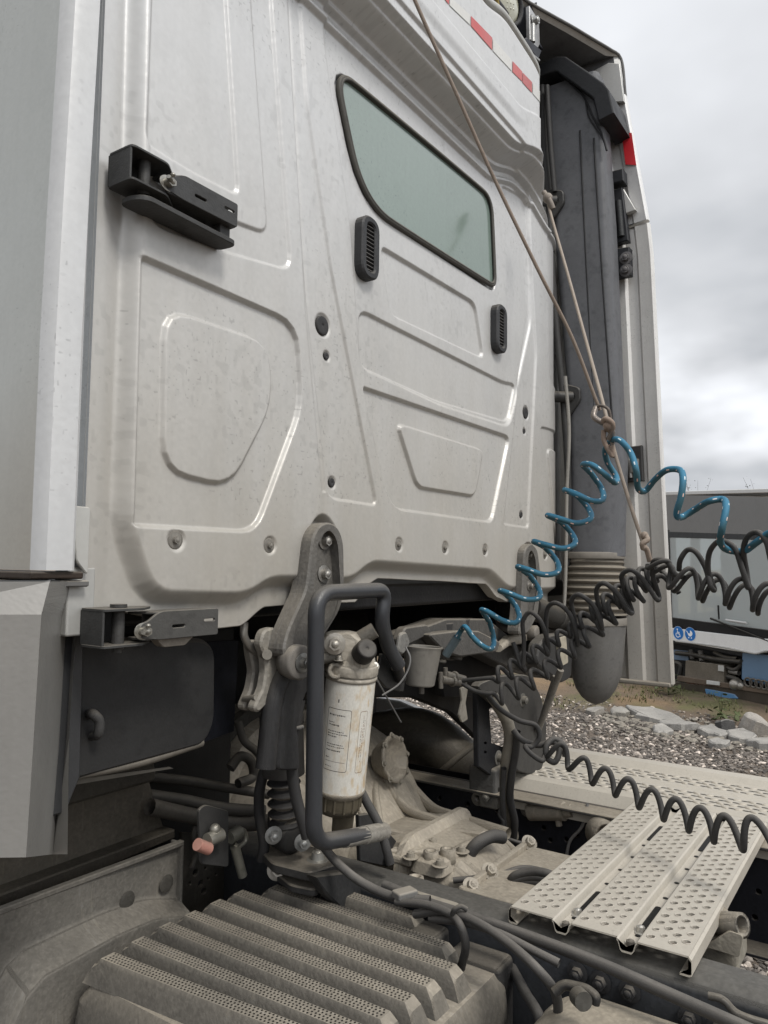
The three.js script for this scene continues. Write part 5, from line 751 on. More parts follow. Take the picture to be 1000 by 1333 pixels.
{ // pipes and a valve under the cab on the near side
  const p = group('brake_plumbing', truck, 'tangle of dusty hoses in the dark below the cab');
  const D = (l) => l.map(([x, y, z]) => at(x, y, { z }));
  for (const [l, r, c] of [[[[190, 1035, -0.35], [240, 1042, -0.33], [290, 1052, -0.28], [345, 1056, -0.22]], 0.014, 0.09], [[[195, 1050, -0.3], [250, 1062, -0.3], [310, 1072, -0.26], [350, 1070, -0.2]], 0.018, 0.10], [[[180, 1010, -0.42], [240, 1016, -0.4], [300, 1026, -0.34], [350, 1034, -0.3]], 0.012, 0.07], [[[310, 940, -0.3], [318, 964, -0.28], [334, 978, -0.25], [350, 1000, -0.2]], 0.010, 0.07], [[[300, 1000, -0.3], [312, 985, -0.3], [326, 990, -0.3], [330, 1010, -0.3], [310, 1020, -0.3]], 0.012, 0.06], [[[255, 1075, -0.3], [252, 1090, -0.3], [256, 1110, -0.3], [250, 1130, -0.3]], 0.007, 0.05], [[[200, 1100, -0.5], [260, 1075, -0.5], [320, 1040, -0.5], [400, 1010, -0.5]], 0.02, 0.05]]) part('hose', tube(D(l), r, 10), 'rubber', p, { col: [c * 0.7, c * 0.65, c * 0.58], dust: 0.4, side: 0.35 });
  const v = group('valve_bracket', truck, 'small smoked bracket plate with a pink ended valve');
  part('bracket_plate', plate(roundedPoly([[259, 1054], [268, 1048], [297, 1056], [297, 1128], [262, 1124]].map((q) => { const s = at(q[0], q[1], { z: -0.15 }); return [s.x, s.y]; }), 0.008), 0.005, XY(-0.155), 0.001), 'plastic', v, { col: [0.045, 0.047, 0.05], dust: 0.4, side: 0.4 });
  part('valve_body', [rod(at(270, 1094, { z: -0.13 }), at(288, 1086, { z: -0.13 }), 0.014), ball(at(280, 1079, { z: -0.13 }), 0.011, 10)], 'galv', v, { col: [0.36, 0.35, 0.31], dust: 0.3, side: 0.4 });
  part('valve_cap', rod(at(257, 1099, { z: -0.12 }), at(272, 1105, { z: -0.12 }), 0.012), 'plastic', v, { col: [0.42, 0.20, 0.16], dust: 0.3, label: 'faded pink valve cap' });
  part('valve_handle', [rod(at(299, 1090, { z: -0.15 }), at(312, 1082, { z: -0.15 }), 0.014), tube(D([[308, 1078, -0.15], [318, 1082, -0.15], [320, 1094, -0.15], [310, 1102, -0.15], [304, 1098, -0.15]]), 0.005), rod(at(306, 1102, { z: -0.15 }), at(316, 1140, { z: -0.15 }), 0.010)], 'galv', v, { col: [0.30, 0.30, 0.26], dust: 0.4, side: 0.4 });
  const pl = at(270, 1140, { z: -0.32 });
  const hs = [[255, 1136], [268, 1130], [272, 1144], [262, 1150], [282, 1138], [248, 1150], [266, 1160]].map((q, i) => { const s = at(q[0], q[1], { z: -0.33 }); return circ(s.x, s.y, i % 3 ? 0.005 : 0.009, 10); });
  const O = [[238, 1084], [300, 1090], [344, 1120], [344, 1200], [238, 1190]].map((q) => { const s = at(q[0], q[1], { z: -0.33 }); return [s.x, s.y]; });
  part('drilled_plate', plate(O, 0.008, XY(-0.34), 0.001, hs), 'steel', truck, { col: [0.05, 0.047, 0.042], dust: 0.4, side: 0.5 });
}
// ───────────────────────── air lines, tie cords and loose cables ─────────────────────────
{
  const cv = document.createElement('canvas'); cv.width = 512; cv.height = 64; const x = cv.getContext('2d');
  x.fillStyle = '#2c708e'; x.fillRect(0, 0, 512, 64); x.fillStyle = '#d5e2e6';
  for (let i = 0; i < 4; i++) for (let k = 0; k < 3; k++) x.fillRect(20 + i * 128 + k * 42, 8 + k * 21, 26, 4);
  const tx = new THREE.CanvasTexture(cv); tx.colorSpace = THREE.SRGBColorSpace; tx.wrapS = tx.wrapT = THREE.RepeatWrapping; tx.repeat.set(26, 1);
  const blueM = new THREE.MeshStandardMaterial({ map: tx, vertexColors: true, roughness: 0.68 });
  const F = -0.035, K = 0.035, B = [];
  const b = (px, py, o, d) => B.push([px, py, d + o]);
  b(592, 836, 0, 1.96); b(601, 820, 0, 1.95); b(607, 817, F, 1.94); b(616, 830, F, 1.94); b(630, 842, F, 1.94); b(640, 844, 0, 1.94); b(643, 834, K, 1.94); b(638, 812, K, 1.94); b(630, 799, K * 0.6, 1.93);
  b(627, 794, 0, 1.93); b(636, 797, F, 1.93); b(655, 808, F, 1.92); b(670, 811, F, 1.92); b(676, 804, 0, 1.91); b(672, 790, K, 1.91); b(660, 775, K, 1.91);
  b(651, 769, 0, 1.90); b(662, 772, F, 1.89); b(684, 780, F, 1.88); b(700, 779, F * 0.6, 1.88); b(702, 768, K, 1.88); b(690, 750, K, 1.88);
  b(674, 738, 0, 1.87); b(686, 741, F, 1.86); b(708, 748, F, 1.85); b(725, 745, F * 0.5, 1.85); b(725, 731, K, 1.85); b(711, 714, K, 1.85);
  b(695, 705, 0, 1.84); b(710, 709, F, 1.83); b(732, 714, F, 1.82); b(747, 709, F * 0.5, 1.82); b(746, 697, K, 1.82); b(732, 681, K, 1.82);
  b(713, 671, 0, 1.81); b(728, 675, F, 1.80); b(750, 681, F, 1.79); b(768, 676, F * 0.5, 1.79); b(766, 662, K, 1.79); b(752, 646, K, 1.79);
  b(735, 638, 0, 1.78); b(750, 643, F, 1.77); b(770, 652, F, 1.76); b(784, 651, F * 0.4, 1.76); b(783, 636, K, 1.76); b(770, 617, K, 1.76);
  b(759, 605, 0, 1.75); b(772, 606, F, 1.74); b(788, 618, F, 1.73); b(800, 628, F * 0.4, 1.73); b(802, 620, K, 1.73); b(791, 602, K, 1.73); b(788, 585, K * 0.5, 1.72);
  b(796, 574, 0, 1.71); b(808, 574, F, 1.70); b(820, 588, F, 1.69); b(828, 612, F, 1.67); b(831, 636, 0, 1.66); b(840, 639, K, 1.65); b(852, 625, K, 1.63); b(868, 612, K * 0.4, 1.61); b(882, 611, 0, 1.60); b(889, 621, F, 1.58); b(887, 645, F, 1.57); b(881, 668, F * 0.4, 1.56);
  b(888, 673, K, 1.55); b(905, 663, K, 1.54); b(925, 652, 0, 1.52); b(940, 650, 0, 1.51); b(945, 662, F, 1.50); b(940, 688, F, 1.49); b(938, 706, 0, 1.48); b(948, 716, K, 1.47); b(965, 718, K, 1.46); b(985, 706, 0, 1.44); b(1000, 695, 0, 1.42); b(1030, 688, F, 1.40); b(1050, 720, F, 1.38);
  const blue = part('blue_air_line', tube(pts(B), 0.0068, 12, 900), blueM, scene, { col: [1, 1, 1], dust: 0.32, dustCol: [0.5, 0.46, 0.42], side: 0.75, keepUV: true });
  const c = blue.geometry.attributes.color, n = blue.geometry.attributes.normal, p = blue.geometry.attributes.position;
  for (let i = 0; i < c.count; i++) { const k = step(0.45, -0.3, n.getY(i)) * 0.9 * step(0.3, 0.55, noise3(p.getX(i) * 30, p.getY(i) * 30, p.getZ(i) * 30) + 0.25); c.setXYZ(i, mix(c.getX(i), 1.1, k), mix(c.getY(i), 0.5, k), mix(c.getZ(i), 0.35, k)); }
  tag(blue, 'blue coiled air hose with white printed dashes, looped over the tie cord', 'hose');
  part('hose_sleeve', [lathe(Array.from({ length: 22 }, (_, i) => [0.0105 + 0.0016 * (i % 2), i * 0.0028]), at(580, 853, 1.97), at(602, 820, 1.95).sub(at(580, 853, 1.97)).normalize(), 16)], 'rubber', blue, { col: [0.10, 0.14, 0.16], dust: 0.4 });
}
const BL = { col: [0.04, 0.041, 0.043], dust: 0.5, side: 0.5, dustCol: [0.24, 0.22, 0.195] };
const line = (name, list, r, label, cat, grp, o = {}) => tag(part(name, tube(list, r, 10, o.seg ?? list.length * 10), 'rubber', scene, { ...BL, ...o }), label, cat, grp);
{
  const A1 = pts([[602, 886, 1.97], [622, 884, 1.95], [640, 884, 1.93], [672, 868, 1.91], [705, 846, 1.88], [745, 818, 1.84], [790, 786, 1.79], [822, 766, 1.75], [850, 744, 1.71]]);
  const A2 = pts([[602, 890, 1.97], [620, 900, 1.95], [640, 908, 1.93], [678, 894, 1.90], [715, 868, 1.87], [755, 838, 1.83], [795, 800, 1.79], [830, 770, 1.75], [858, 742, 1.70]]);
  const run = (ax, rad, turns, ph, pre, post, sq) => [...pre, ...coilPath(ax.slice(2), rad, turns, ph, sq), ...post];
  line('black_air_line', run(A1, (t) => 0.0195 * (0.85 + 0.2 * Math.sin(t * 9)) * step(-0.05, 0.06, t) + 0.004 * step(0.5, 0.6, t), 13.4, 1.2, A1.slice(0, 2), pts([[862, 750, 1.69], [880, 770, 1.66]]), 0.55), 0.0056, 'grey black coiled air hose, upper of the tight pair below the blue coil', 'hose', undefined, { seg: 900 });
  line('black_air_line', run(A2, (t) => (0.0215 + 0.004 * Math.sin(t * 7 + 2)) * step(-0.05, 0.06, t), 12.3, 0.2, A2.slice(0, 2), pts([[866, 748, 1.69], [884, 772, 1.66]]), 0.55), 0.0056, 'grey black coiled air hose, lower of the tight pair below the blue coil', 'hose', undefined, { seg: 900 });
  // slack loops that stand up above the tight coil
  line('cable_coil', pts([[668, 836, 1.9], [680, 868, 1.89], [682, 832, 1.88], [681, 808, 1.87], [690, 797, 1.86], [702, 806, 1.85], [713, 836, 1.86], [714, 850, 1.88], [711, 815, 1.87], [714, 790, 1.85], [724, 785, 1.83], [740, 797, 1.82], [750, 824, 1.82], [752, 840, 1.84], [748, 806, 1.83], [744, 782, 1.81], [753, 774, 1.79], [772, 788, 1.78], [782, 812, 1.78], [784, 820, 1.8], [779, 788, 1.79], [777, 766, 1.77], [786, 759, 1.75], [803, 772, 1.74], [818, 796, 1.74], [823, 797, 1.76], [812, 765, 1.75], [810, 748, 1.73], [822, 742, 1.71], [838, 756, 1.70], [856, 781, 1.69], [858, 778, 1.70], [850, 748, 1.69], [852, 730, 1.67], [868, 731, 1.65], [880, 748, 1.64], [892, 752, 1.62]]), 0.0056, 'dark coiled electric cable whose slack loops stand above the tight coils', 'cable', undefined, { seg: 560 });
  // on towards the right: large and small loops hanging in front of the bus
  const R1 = pts([[846, 728, 1.68], [872, 748, 1.64], [905, 760, 1.6], [945, 768, 1.54], [985, 776, 1.48], [1035, 786, 1.4]]);
  line('loop_hose', coilPath(R1, (t) => 0.018 + 0.010 * step(0, 0.25, t), 5.6, 2.6, 0.5), 0.0052, 'black hose hanging in small waves before the bus windscreen', 'hose', undefined, { seg: 420 });
  const R2 = pts([[848, 734, 1.7], [875, 752, 1.66], [908, 764, 1.62], [948, 774, 1.56], [990, 782, 1.5], [1035, 792, 1.42]]);
  line('loop_hose', coilPath(R2, (t) => 0.016 + 0.010 * step(0, 0.25, t), 5.6, 2.1, 0.5), 0.005, 'second black hose lying against the small waves before the bus, slightly lower', 'hose', undefined, { seg: 420 });
  line('loop_cable', pts([[884, 742, 1.63], [886, 728, 1.61], [895, 716, 1.6], [905, 718, 1.58], [918, 738, 1.57], [926, 765, 1.56], [930, 768, 1.57], [922, 742, 1.56], [925, 716, 1.54], [938, 704, 1.52], [955, 712, 1.5], [966, 740, 1.49], [974, 765, 1.49], [972, 745, 1.5], [968, 715, 1.48], [974, 698, 1.46], [986, 693, 1.44], [997, 704, 1.42], [1006, 735, 1.41], [1016, 745, 1.40], [1030, 700, 1.38]]), 0.0055, 'black cable thrown in tall round loops before the bus windscreen', 'cable', undefined, { seg: 420 });
  // low coil over the step plates
  const E0 = pts([[712, 972, 1.98], [732, 982, 1.95], [760, 1000, 1.90], [800, 1020, 1.82], [850, 1044, 1.72], [905, 1067, 1.61], [955, 1084, 1.51], [1010, 1086, 1.43]]);
  line('black_air_line', [...pts([[632, 902, 1.96], [650, 922, 1.97], [676, 938, 1.98], [698, 945, 1.99], [702, 960, 1.99], [692, 972, 1.99], [684, 972, 1.98], [690, 980, 1.97], [706, 990, 1.97]]), ...coilPath(E0, (t) => 0.024 + 0.006 * t, 9.2, 2.9, 0.3)], 0.0068, 'black coiled air hose stretched low over the perforated step plate', 'hose', undefined, { seg: 640 });
  line('hose_loop', pts([[668, 950, 2.03], [678, 962, 2.02], [700, 970, 2.01], [722, 966, 2.0], [728, 978, 1.99], [722, 992, 1.98], [712, 986, 1.98], [712, 970, 1.99], [722, 962, 2.0], [735, 972, 1.99], [736, 985, 1.98]]), 0.008, 'short black hose knotted beside the bracket post', 'hose');
  // bundle standing in front of the far rail
  line('cable_bundle', pts([[640, 905, 2.05], [656, 930, 2.06], [664, 955, 2.07], [660, 990, 2.08], [658, 1020, 2.1], [662, 1050, 2.14], [668, 1090, 2.18]]), 0.0165, 'tan wrapped cable bundle standing against the far rail', 'cable', undefined, { col: [0.17, 0.155, 0.125], dust: 0.5, side: 0.4 });
  line('standing_hose', pts([[673, 952, 2.04], [672, 975, 2.05], [666, 1010, 2.07], [664, 1040, 2.1], [670, 1070, 2.13], [668, 1094, 2.16]]), 0.0105, 'grey black hose standing to the right of the wrapped bundle', 'hose');
  line('standing_hose', pts([[656, 1000, 2.06], [654, 1030, 2.08], [655, 1060, 2.1], [658, 1090, 2.14]]), 0.008, 'thin grey hose standing to the left of the wrapped bundle', 'hose');
  line('lead_wire', pts([[655, 1048, 2.1], [650, 1060, 2.1], [655, 1070, 2.1], [652, 1086, 2.1], [670, 1095, 2.1], [682, 1098, 2.1]]), 0.005, 'thin black wire looped at the foot of the hoses', 'wire');
  // wiring on the gearbox and rear housing
  line('gearbox_loom', pts([[612, 1128, 1.88], [610, 1116, 1.88], [620, 1100, 1.88], [640, 1089, 1.9], [655, 1090, 1.92]]), 0.016, 'thick black wiring loom bent over the gearbox end', 'cable');
  line('gearbox_wire', pts([[590, 1146, 1.78], [620, 1143, 1.78], [652, 1138, 1.78], [680, 1130, 1.8], [700, 1132, 1.8], [715, 1138, 1.8]]), 0.007, 'black taped wire lying across the square housing', 'wire');
  for (const [k, l] of [[0, 'topmost of three black hoses bunched under the step plate'], [1, 'middle one of three black hoses bunched under the step plate'], [2, 'lowest of three black hoses bunched under the step plate']]) line('plate_hose', pts([[664, 1158 + k * 3, 1.74], [668, 1142 + k * 5, 1.73], [685, 1136 + k * 6, 1.72], [708, 1136 + k * 7, 1.7], [740, 1150 + k * 8, 1.68]]), 0.010, l, 'hose');
  line('filter_hose', pts([[464, 1018, 1.66], [478, 1045, 1.65], [494, 1075, 1.64], [503, 1105, 1.63], [508, 1124, 1.63]]), 0.010, 'grey hose running down from behind the white filter', 'hose');
  // cables along the near rail and cover
  line('rail_pipe', pts([[500, 1152, 1.56], [548, 1172, 1.50], [600, 1189, 1.44], [680, 1216, 1.36], [780, 1254, 1.26], [880, 1298, 1.18], [985, 1345, 1.10]]), 0.0098, 'straight dusty black pipe running along the near chassis rail', 'pipe', undefined, { dust: 0.6 });
  line('rail_hose', pts([[418, 1098, 1.55], [440, 1124, 1.52], [470, 1148, 1.5], [515, 1168, 1.46], [560, 1172, 1.44]]), 0.009, 'black hose curving down from the guard hoop foot to the rail', 'hose', undefined, { dust: 0.6 });
  line('rail_hose', pts([[516, 1174, 1.44], [556, 1178, 1.40], [590, 1192, 1.36], [600, 1206, 1.34], [606, 1228, 1.34], [600, 1262, 1.38]]), 0.0075, 'grey hose turning down behind the ribbed cover corner', 'hose', undefined, { dust: 0.6 });
  line('rail_hose', pts([[540, 1190, 1.42], [580, 1186, 1.38], [620, 1200, 1.33], [660, 1226, 1.28], [700, 1262, 1.22], [722, 1290, 1.22], [726, 1330, 1.25], [720, 1370, 1.28]]), 0.0078, 'grey hose passing the right corner of the ribbed cover', 'hose', undefined, { dust: 0.6 });
  line('rail_hose', pts([[560, 1196, 1.4], [600, 1200, 1.36], [650, 1215, 1.3], [700, 1240, 1.26], [728, 1254, 1.24]]), 0.007, 'short dusty hose end lying between pipe and ribbed cover', 'hose', undefined, { dust: 0.6 });
  line('rail_hose', pts([[655, 1236, 1.5], [668, 1262, 1.42], [684, 1292, 1.34], [704, 1330, 1.26], [706, 1390, 1.26]]), 0.009, 'thick black hose dropping beside the ribbed cover corner', 'hose', undefined, { dust: 0.3 });
  const cl = thing('cable_clip', 'grey clamp strip holding the hoses down behind the ribbed cover', 'clip');
  part('clip_block', [box(-0.022, 0.022, -0.007, 0.007, -0.014, 0.014, 0.004).rotateY(-0.4).translate(...at(527, 1163, 1.45).toArray())], 'plastic', cl, { col: [0.12, 0.12, 0.118], dust: 0.6 });
  part('clip_strip', plate(roundedPoly([[530, 1160], [596, 1180], [606, 1192], [560, 1186], [528, 1172]].map((q) => { const p = at(q[0], q[1], { y: 1.008 }); return [p.x, -p.z]; }), 0.006), 0.006, XZ(1.008), 0.001), 'plastic', cl, { col: [0.2, 0.19, 0.165], dust: 0.7 });
  part('cable_tie', tube(pts([[588, 1196, 1.36], [592, 1184, 1.35], [600, 1180, 1.35], [608, 1184, 1.35]]), 0.0045), 'rubber', cl, { col: [0.06, 0.06, 0.06], dust: 0.4 });
  // bracket below the pipe at the rail
  const rb = group('hose_bracket', truck, 'dark bent bracket on the near rail beside the tan tank');
  part('bracket_frame', bent(pts([[722, 1292, 1.2], [734, 1281, 1.2], [764, 1288, 1.18], [776, 1298, 1.17], [774, 1306, 1.17]]), 0.008, 0.02), 'steel', rb, { col: DK, dust: 0.4 });
  part('bracket_pin', rod(at(752, 1296, 1.17), at(760, 1304, 1.15), 0.014), 'steel', rb, { col: [0.1, 0.098, 0.09], dust: 0.4 });
  part('rail_rod', bent(pts([[922, 1296, 1.22], [942, 1300, 1.21], [956, 1318, 1.2], [975, 1326, 1.19], [1010, 1336, 1.18]]), 0.006, 0.02), 'steel', rb, { col: [0.09, 0.088, 0.085], dust: 0.5 });
  const vb = group('rail_valve', truck, 'tan valve block under the right edge of the step plate'), v = at(938, 1212, { x: -0.12 });
  part('valve_body', [box(v.x - 0.06, v.x + 0.05, v.y - 0.05, v.y + 0.01, v.z - 0.04, v.z + 0.04, 0.01), rod(v.clone().add(V(-0.02, 0, 0.0)), v.clone().add(V(-0.03, 0.05, 0.0)), 0.02)], 'cast', vb, { col: [0.24, 0.225, 0.19], dust: 0.6 });
  part('valve_stem', lathe([[0.013, 0], [0.022, 0.002], [0.022, 0.05], [0.013, 0.05], [0.013, 0]], at(937, 1202, { x: -0.16 }), V(-0.4, 0.3, 0.85).normalize(), 20), 'cast', vb, { col: [0.2, 0.185, 0.16], dust: 0.6 });
  part('valve_plate', plate(roundedPoly([[918, 1232], [950, 1212], [967, 1218], [962, 1246], [945, 1240]].map((q) => { const p = at(q[0], q[1], { x: -0.2 }); return [-p.z, p.y]; }), 0.006), 0.006, ZY(-0.2), 0.001), 'cast', vb, { col: [0.27, 0.25, 0.21], dust: 0.6 });
}
{ // tie cords
  const cord = { col: [0.235, 0.185, 0.15], dust: 0.35, side: 0.4 };
  const c1 = thing('tie_cord', 'brown cord coming from above, hooked and knotted over the blue coil', 'cord');
  part('strand', tube(pts([[528, -30, 1.55], [540, 0, 1.56], [600, 135, 1.6], [640, 225, 1.63], [700, 350, 1.66], [745, 440, 1.69], [774, 516, 1.71], [781, 534, 1.715]]), 0.0042, 8, 90), 'rubber', c1, cord);
  part('hook', tube(pts([[776, 530, 1.71], [773, 542, 1.70], [782, 549, 1.69], [792, 553, 1.69], [797, 562, 1.69], [792, 572, 1.7]]), 0.0066, 8, 40), 'galv', c1, { col: [0.22, 0.19, 0.17], dust: 0.3 });
  part('ring_loop', tube(pts([[774, 533, 1.71], [782, 528, 1.70], [792, 533, 1.69], [795, 545, 1.69]]), 0.0034, 8, 30), 'steel', c1, { col: [0.12, 0.1, 0.09], dust: 0.3 });
  part('knot', [ball(at(792, 553, 1.685), 0.0125, 10).scale(1, 1, 1), tube(pts([[784, 550, 1.69], [789, 545, 1.675], [797, 551, 1.675], [796, 560, 1.69], [788, 558, 1.70]]), 0.006, 8, 40), tube(pts([[786, 560, 1.70], [786, 572, 1.70], [792, 586, 1.70], [798, 594, 1.70], [796, 580, 1.70]]), 0.0055, 8, 40)], 'rubber', c1, { ...cord, col: [0.27, 0.20, 0.16] });
  const c2 = thing('tie_cord', 'pale cord running down from the intake duct clamp to the black coils', 'cord');
  part('strand', tube(pts([[712, 258, 2.36], [716, 275, 2.34], [740, 360, 2.16], [766, 455, 1.95], [790, 545, 1.72], [800, 588, 1.70], [820, 655, 1.68], [838, 710, 1.67]]), 0.0043, 8, 90), 'rubber', c2, { ...cord, col: [0.30, 0.25, 0.21] });
  part('end_knot', [ball(at(839, 697, 1.668), 0.009, 8), ball(at(838, 712, 1.665), 0.0085, 8), tube(pts([[838, 696, 1.67], [843, 702, 1.66], [836, 708, 1.66], [842, 716, 1.67], [846, 730, 1.68]]), 0.006, 8, 40)], 'rubber', c2, { ...cord, col: [0.28, 0.22, 0.18] });
  part('top_tie', [ball(at(713, 258, 2.35), 0.016, 8), tube(pts([[708, 250, 2.36], [716, 262, 2.34], [720, 272, 2.34]]), 0.008)], 'rubber', c2, { ...cord, col: [0.22, 0.19, 0.17] });
}
// ───────────────────────── yard: ground, gravel, stones, weeds, bus ─────────────────────────
{
  const gz = (x, z) => { const bank = step(6.9, 8.4, x + 0.25 * Math.sin(z * 1.3)) * 0.10; return bank + 0.035 * (fbm(x * 0.9, z * 0.9, 3, 4) - 0.5) + 0.03 * (fbm(x * 5, z * 5, 8, 3) - 0.5) * step(6.2, 7.5, x); };
  // near yard as a fine sheet, the plain beyond as a coarse one
  const gm = new THREE.MeshStandardMaterial({ vertexColors: true, roughness: 0.97, map: rep(T.grime, 0.9), bumpMap: rep(T.grain, 2.2), bumpScale: 0.012 });
  const sheet = (x0, x1, z0, z1, nx, nz, dy) => {
    const ps = [], cs = [], uv = [], ix = [];
    for (let j = 0; j <= nz; j++) for (let i = 0; i <= nx; i++) {
      const x = mix(x0, x1, i / nx), z = mix(z0, z1, j / nz); ps.push(x, gz(x, z) + dy, z); uv.push(x, z);
      const e = step(6.9, 7.9, x + 0.5 * (fbm(x * 2, z * 2, 1, 3) - 0.5)), g = step(0.5, 0.66, fbm(x * 2.2 + 3, z * 2.2, 6, 4)) * e, rust = step(0.5, 0.7, fbm(x * 1.7, z * 1.7, 16, 3));
      let c = [0.135, 0.108, 0.085]; c = c.map((v, k) => mix(v, [0.24, 0.165, 0.095][k], e * (0.4 + 0.6 * rust))); c = c.map((v, k) => mix(v, [0.115, 0.125, 0.045][k], g * 0.75));
      cs.push(...c); if (i < nx && j < nz) { const k = j * (nx + 1) + i; ix.push(k, k + nx + 1, k + 1, k + 1, k + nx + 1, k + nx + 2); }
    }
    const g = new THREE.BufferGeometry(); g.setAttribute('position', new THREE.Float32BufferAttribute(ps, 3)); g.setAttribute('color', new THREE.Float32BufferAttribute(cs, 3)); g.setAttribute('uv', new THREE.Float32BufferAttribute(uv, 2)); g.setIndex(ix); g.computeVertexNormals(); return g;
  };
  const gr = new THREE.Mesh(sheet(-8, 30, -22, 12, 380, 340, 0), gm); gr.name = 'ground'; gr.receiveShadow = true; scene.add(structure(gr));
  const far = new THREE.Mesh(sheet(-900, 900, -900, 900, 60, 60, -0.06), gm); far.name = 'far_ground'; far.receiveShadow = true; scene.add(structure(far));
  // loose gravel
  const peb = new THREE.IcosahedronGeometry(1, 0); { const p = peb.attributes.position; for (let i = 0; i < p.count; i++) { const k = 0.8 + 0.4 * noise3(p.getX(i) * 2 + 5, p.getY(i) * 2, p.getZ(i) * 2); p.setXYZ(i, p.getX(i) * k, p.getY(i) * k * 0.62, p.getZ(i) * k * 0.85); } peb.computeVertexNormals(); }
  const N = 80000, gv = new THREE.InstancedMesh(peb, new THREE.MeshStandardMaterial({ roughness: 0.9 }), N), m4 = new THREE.Matrix4(), q = new THREE.Quaternion(), eu = new THREE.Euler(), c = new THREE.Color();
  let n = 0; while (n < N) {
    const x = rr(1.4, 7.6), z = rr(-4.2, 1.6); if (x > 6.7 + 0.4 * noise3(z * 3, 2, 2) && rnd() < 0.85) continue; if (noise3(x * 2.2, z * 2.2, 9) < 0.28 && rnd() < 0.6) continue;
    const s = 0.006 + 0.020 * Math.pow(rnd(), 3); eu.set(rr(-0.5, 0.5), rr(0, 6.28), rr(-0.5, 0.5)); q.setFromEuler(eu); m4.compose(V(x, gz(x, z) + s * 0.35, z), q, V(s * rr(0.8, 1.5), s * rr(0.7, 1.1), s)); gv.setMatrixAt(n, m4);
    const t = rnd(), l = t < 0.5 ? rr(0.05, 0.12) : t < 0.88 ? rr(0.12, 0.24) : rr(0.34, 0.62); c.setRGB(l * 1.06, l * 0.92, l * 0.79); gv.setColorAt(n, c); n++;
  }
  gv.name = 'gravel'; gv.castShadow = gv.receiveShadow = true; gv.userData.kind = 'stuff'; gv.userData.label = 'loose pale and grey gravel on the yard beyond the truck'; scene.add(gv);
  // broken slabs of old asphalt along the edge of the gravel
  const slab = (name, px, py, w, d, h, rot, tilt, col, label) => {
    const p = at(px, py, { y: 0.05 }), P = []; const k = 15; for (let i = 0; i < k; i++) { const a = i / k * 6.283 + rr(-0.12, 0.12), r = rr(0.62, 1.02); P.push([Math.cos(a) * r * w * 0.42, Math.sin(a) * r * d * 0.42]); }
    const g = plate(P, h * 0.7, [V(0, 0, 0), V(1, 0, 0), V(0, 0, -1)], 0.012); const e = g.attributes.position; for (let i = 0; i < e.count; i++) { const x = e.getX(i), y = e.getY(i), z = e.getZ(i); e.setY(i, y + 0.06 * (noise3(x * 9 + px, z * 9, y * 4) - 0.5)); }
    g.computeVertexNormals(); g.rotateZ(tilt).rotateX(tilt * 0.6).rotateY(rot).translate(p.x, gz(p.x, p.z) + 0.0, p.z);
    return tag(part(name, g, 'stone', scene, { col, dust: 0.5, dustCol: [0.42, 0.40, 0.37], side: 0.3 }), label, 'stone');
  };
  const G = [0.26, 0.255, 0.245], Dk = [0.07, 0.07, 0.072];
  slab('stone_slab', 850, 931, 1.0, 0.55, 0.09, 0.9, 0.03, G, 'largest flat grey slab, leftmost of the big broken slabs by the gravel');
  slab('stone_slab', 884, 943, 0.62, 0.40, 0.09, 0.7, -0.06, G, 'grey slab wedged right behind the largest flat slab');
  slab('stone_slab', 862, 949, 0.30, 0.26, 0.08, 0.4, 0.1, G, 'small grey slab piece just below the largest flat slab');
  slab('stone_slab', 926, 951, 0.48, 0.32, 0.08, 0.8, 0.05, G, 'grey slab in the middle of the row before the black lump');
  slab('stone_lump', 944, 946, 0.30, 0.20, 0.15, 0.5, -0.15, Dk, 'black tar lump behind the slab row');
  slab('stone_slab', 962, 957, 0.50, 0.30, 0.10, 0.6, 0.08, G, 'grey slab right of the black tar lump');
  slab('stone_block', 978, 949, 0.38, 0.30, 0.24, 1.0, 0.35, [0.30, 0.275, 0.245], 'upright pale brown stone block behind the right slabs');
  slab('stone_slab', 996, 968, 0.50, 0.32, 0.10, 0.8, -0.1, G, 'grey slab at the right edge of the row');
  slab('stone_slab', 936, 966, 0.26, 0.2, 0.07, 0.3, 0.1, G, 'little slab chip lying in front of the middle slab');
  slab('stone_slab', 806, 926, 0.36, 0.26, 0.10, 0.2, 0.1, [0.2, 0.19, 0.17], 'brownish slab half buried to the left of the largest slab');
  slab('stone_slab', 775, 923, 0.4, 0.26, 0.08, 0.2, -0.1, [0.2, 0.185, 0.165], 'brownish slab under the drain boot, farthest left of the row');
  slab('stone_slab', 1020, 972, 0.4, 0.3, 0.12, 0.3, 0.1, Dk, 'dark slab cut off by the right picture edge');
  const ch = []; for (let i = 0; i < 420; i++) { const t = rnd(), x = at(780 + 240 * t, 930 + 36 * t + rr(-10, 18), { y: 0 }); const s = 0.02 + 0.05 * rnd() * rnd(); const g = peb.clone().scale(s, s * 0.8, s).rotateY(rr(0, 6)).translate(x.x + rr(-0.2, 0.2), gz(x.x, x.z) + s * 0.3, x.z + rr(-0.2, 0.2)); ch.push(g); }
  const chm = part('rubble', ch, 'stone', scene, { col: [0.15, 0.142, 0.13], dust: 0.5, side: 0.3, kind: 'stuff', label: 'small dark rubble scattered along the slab row' });
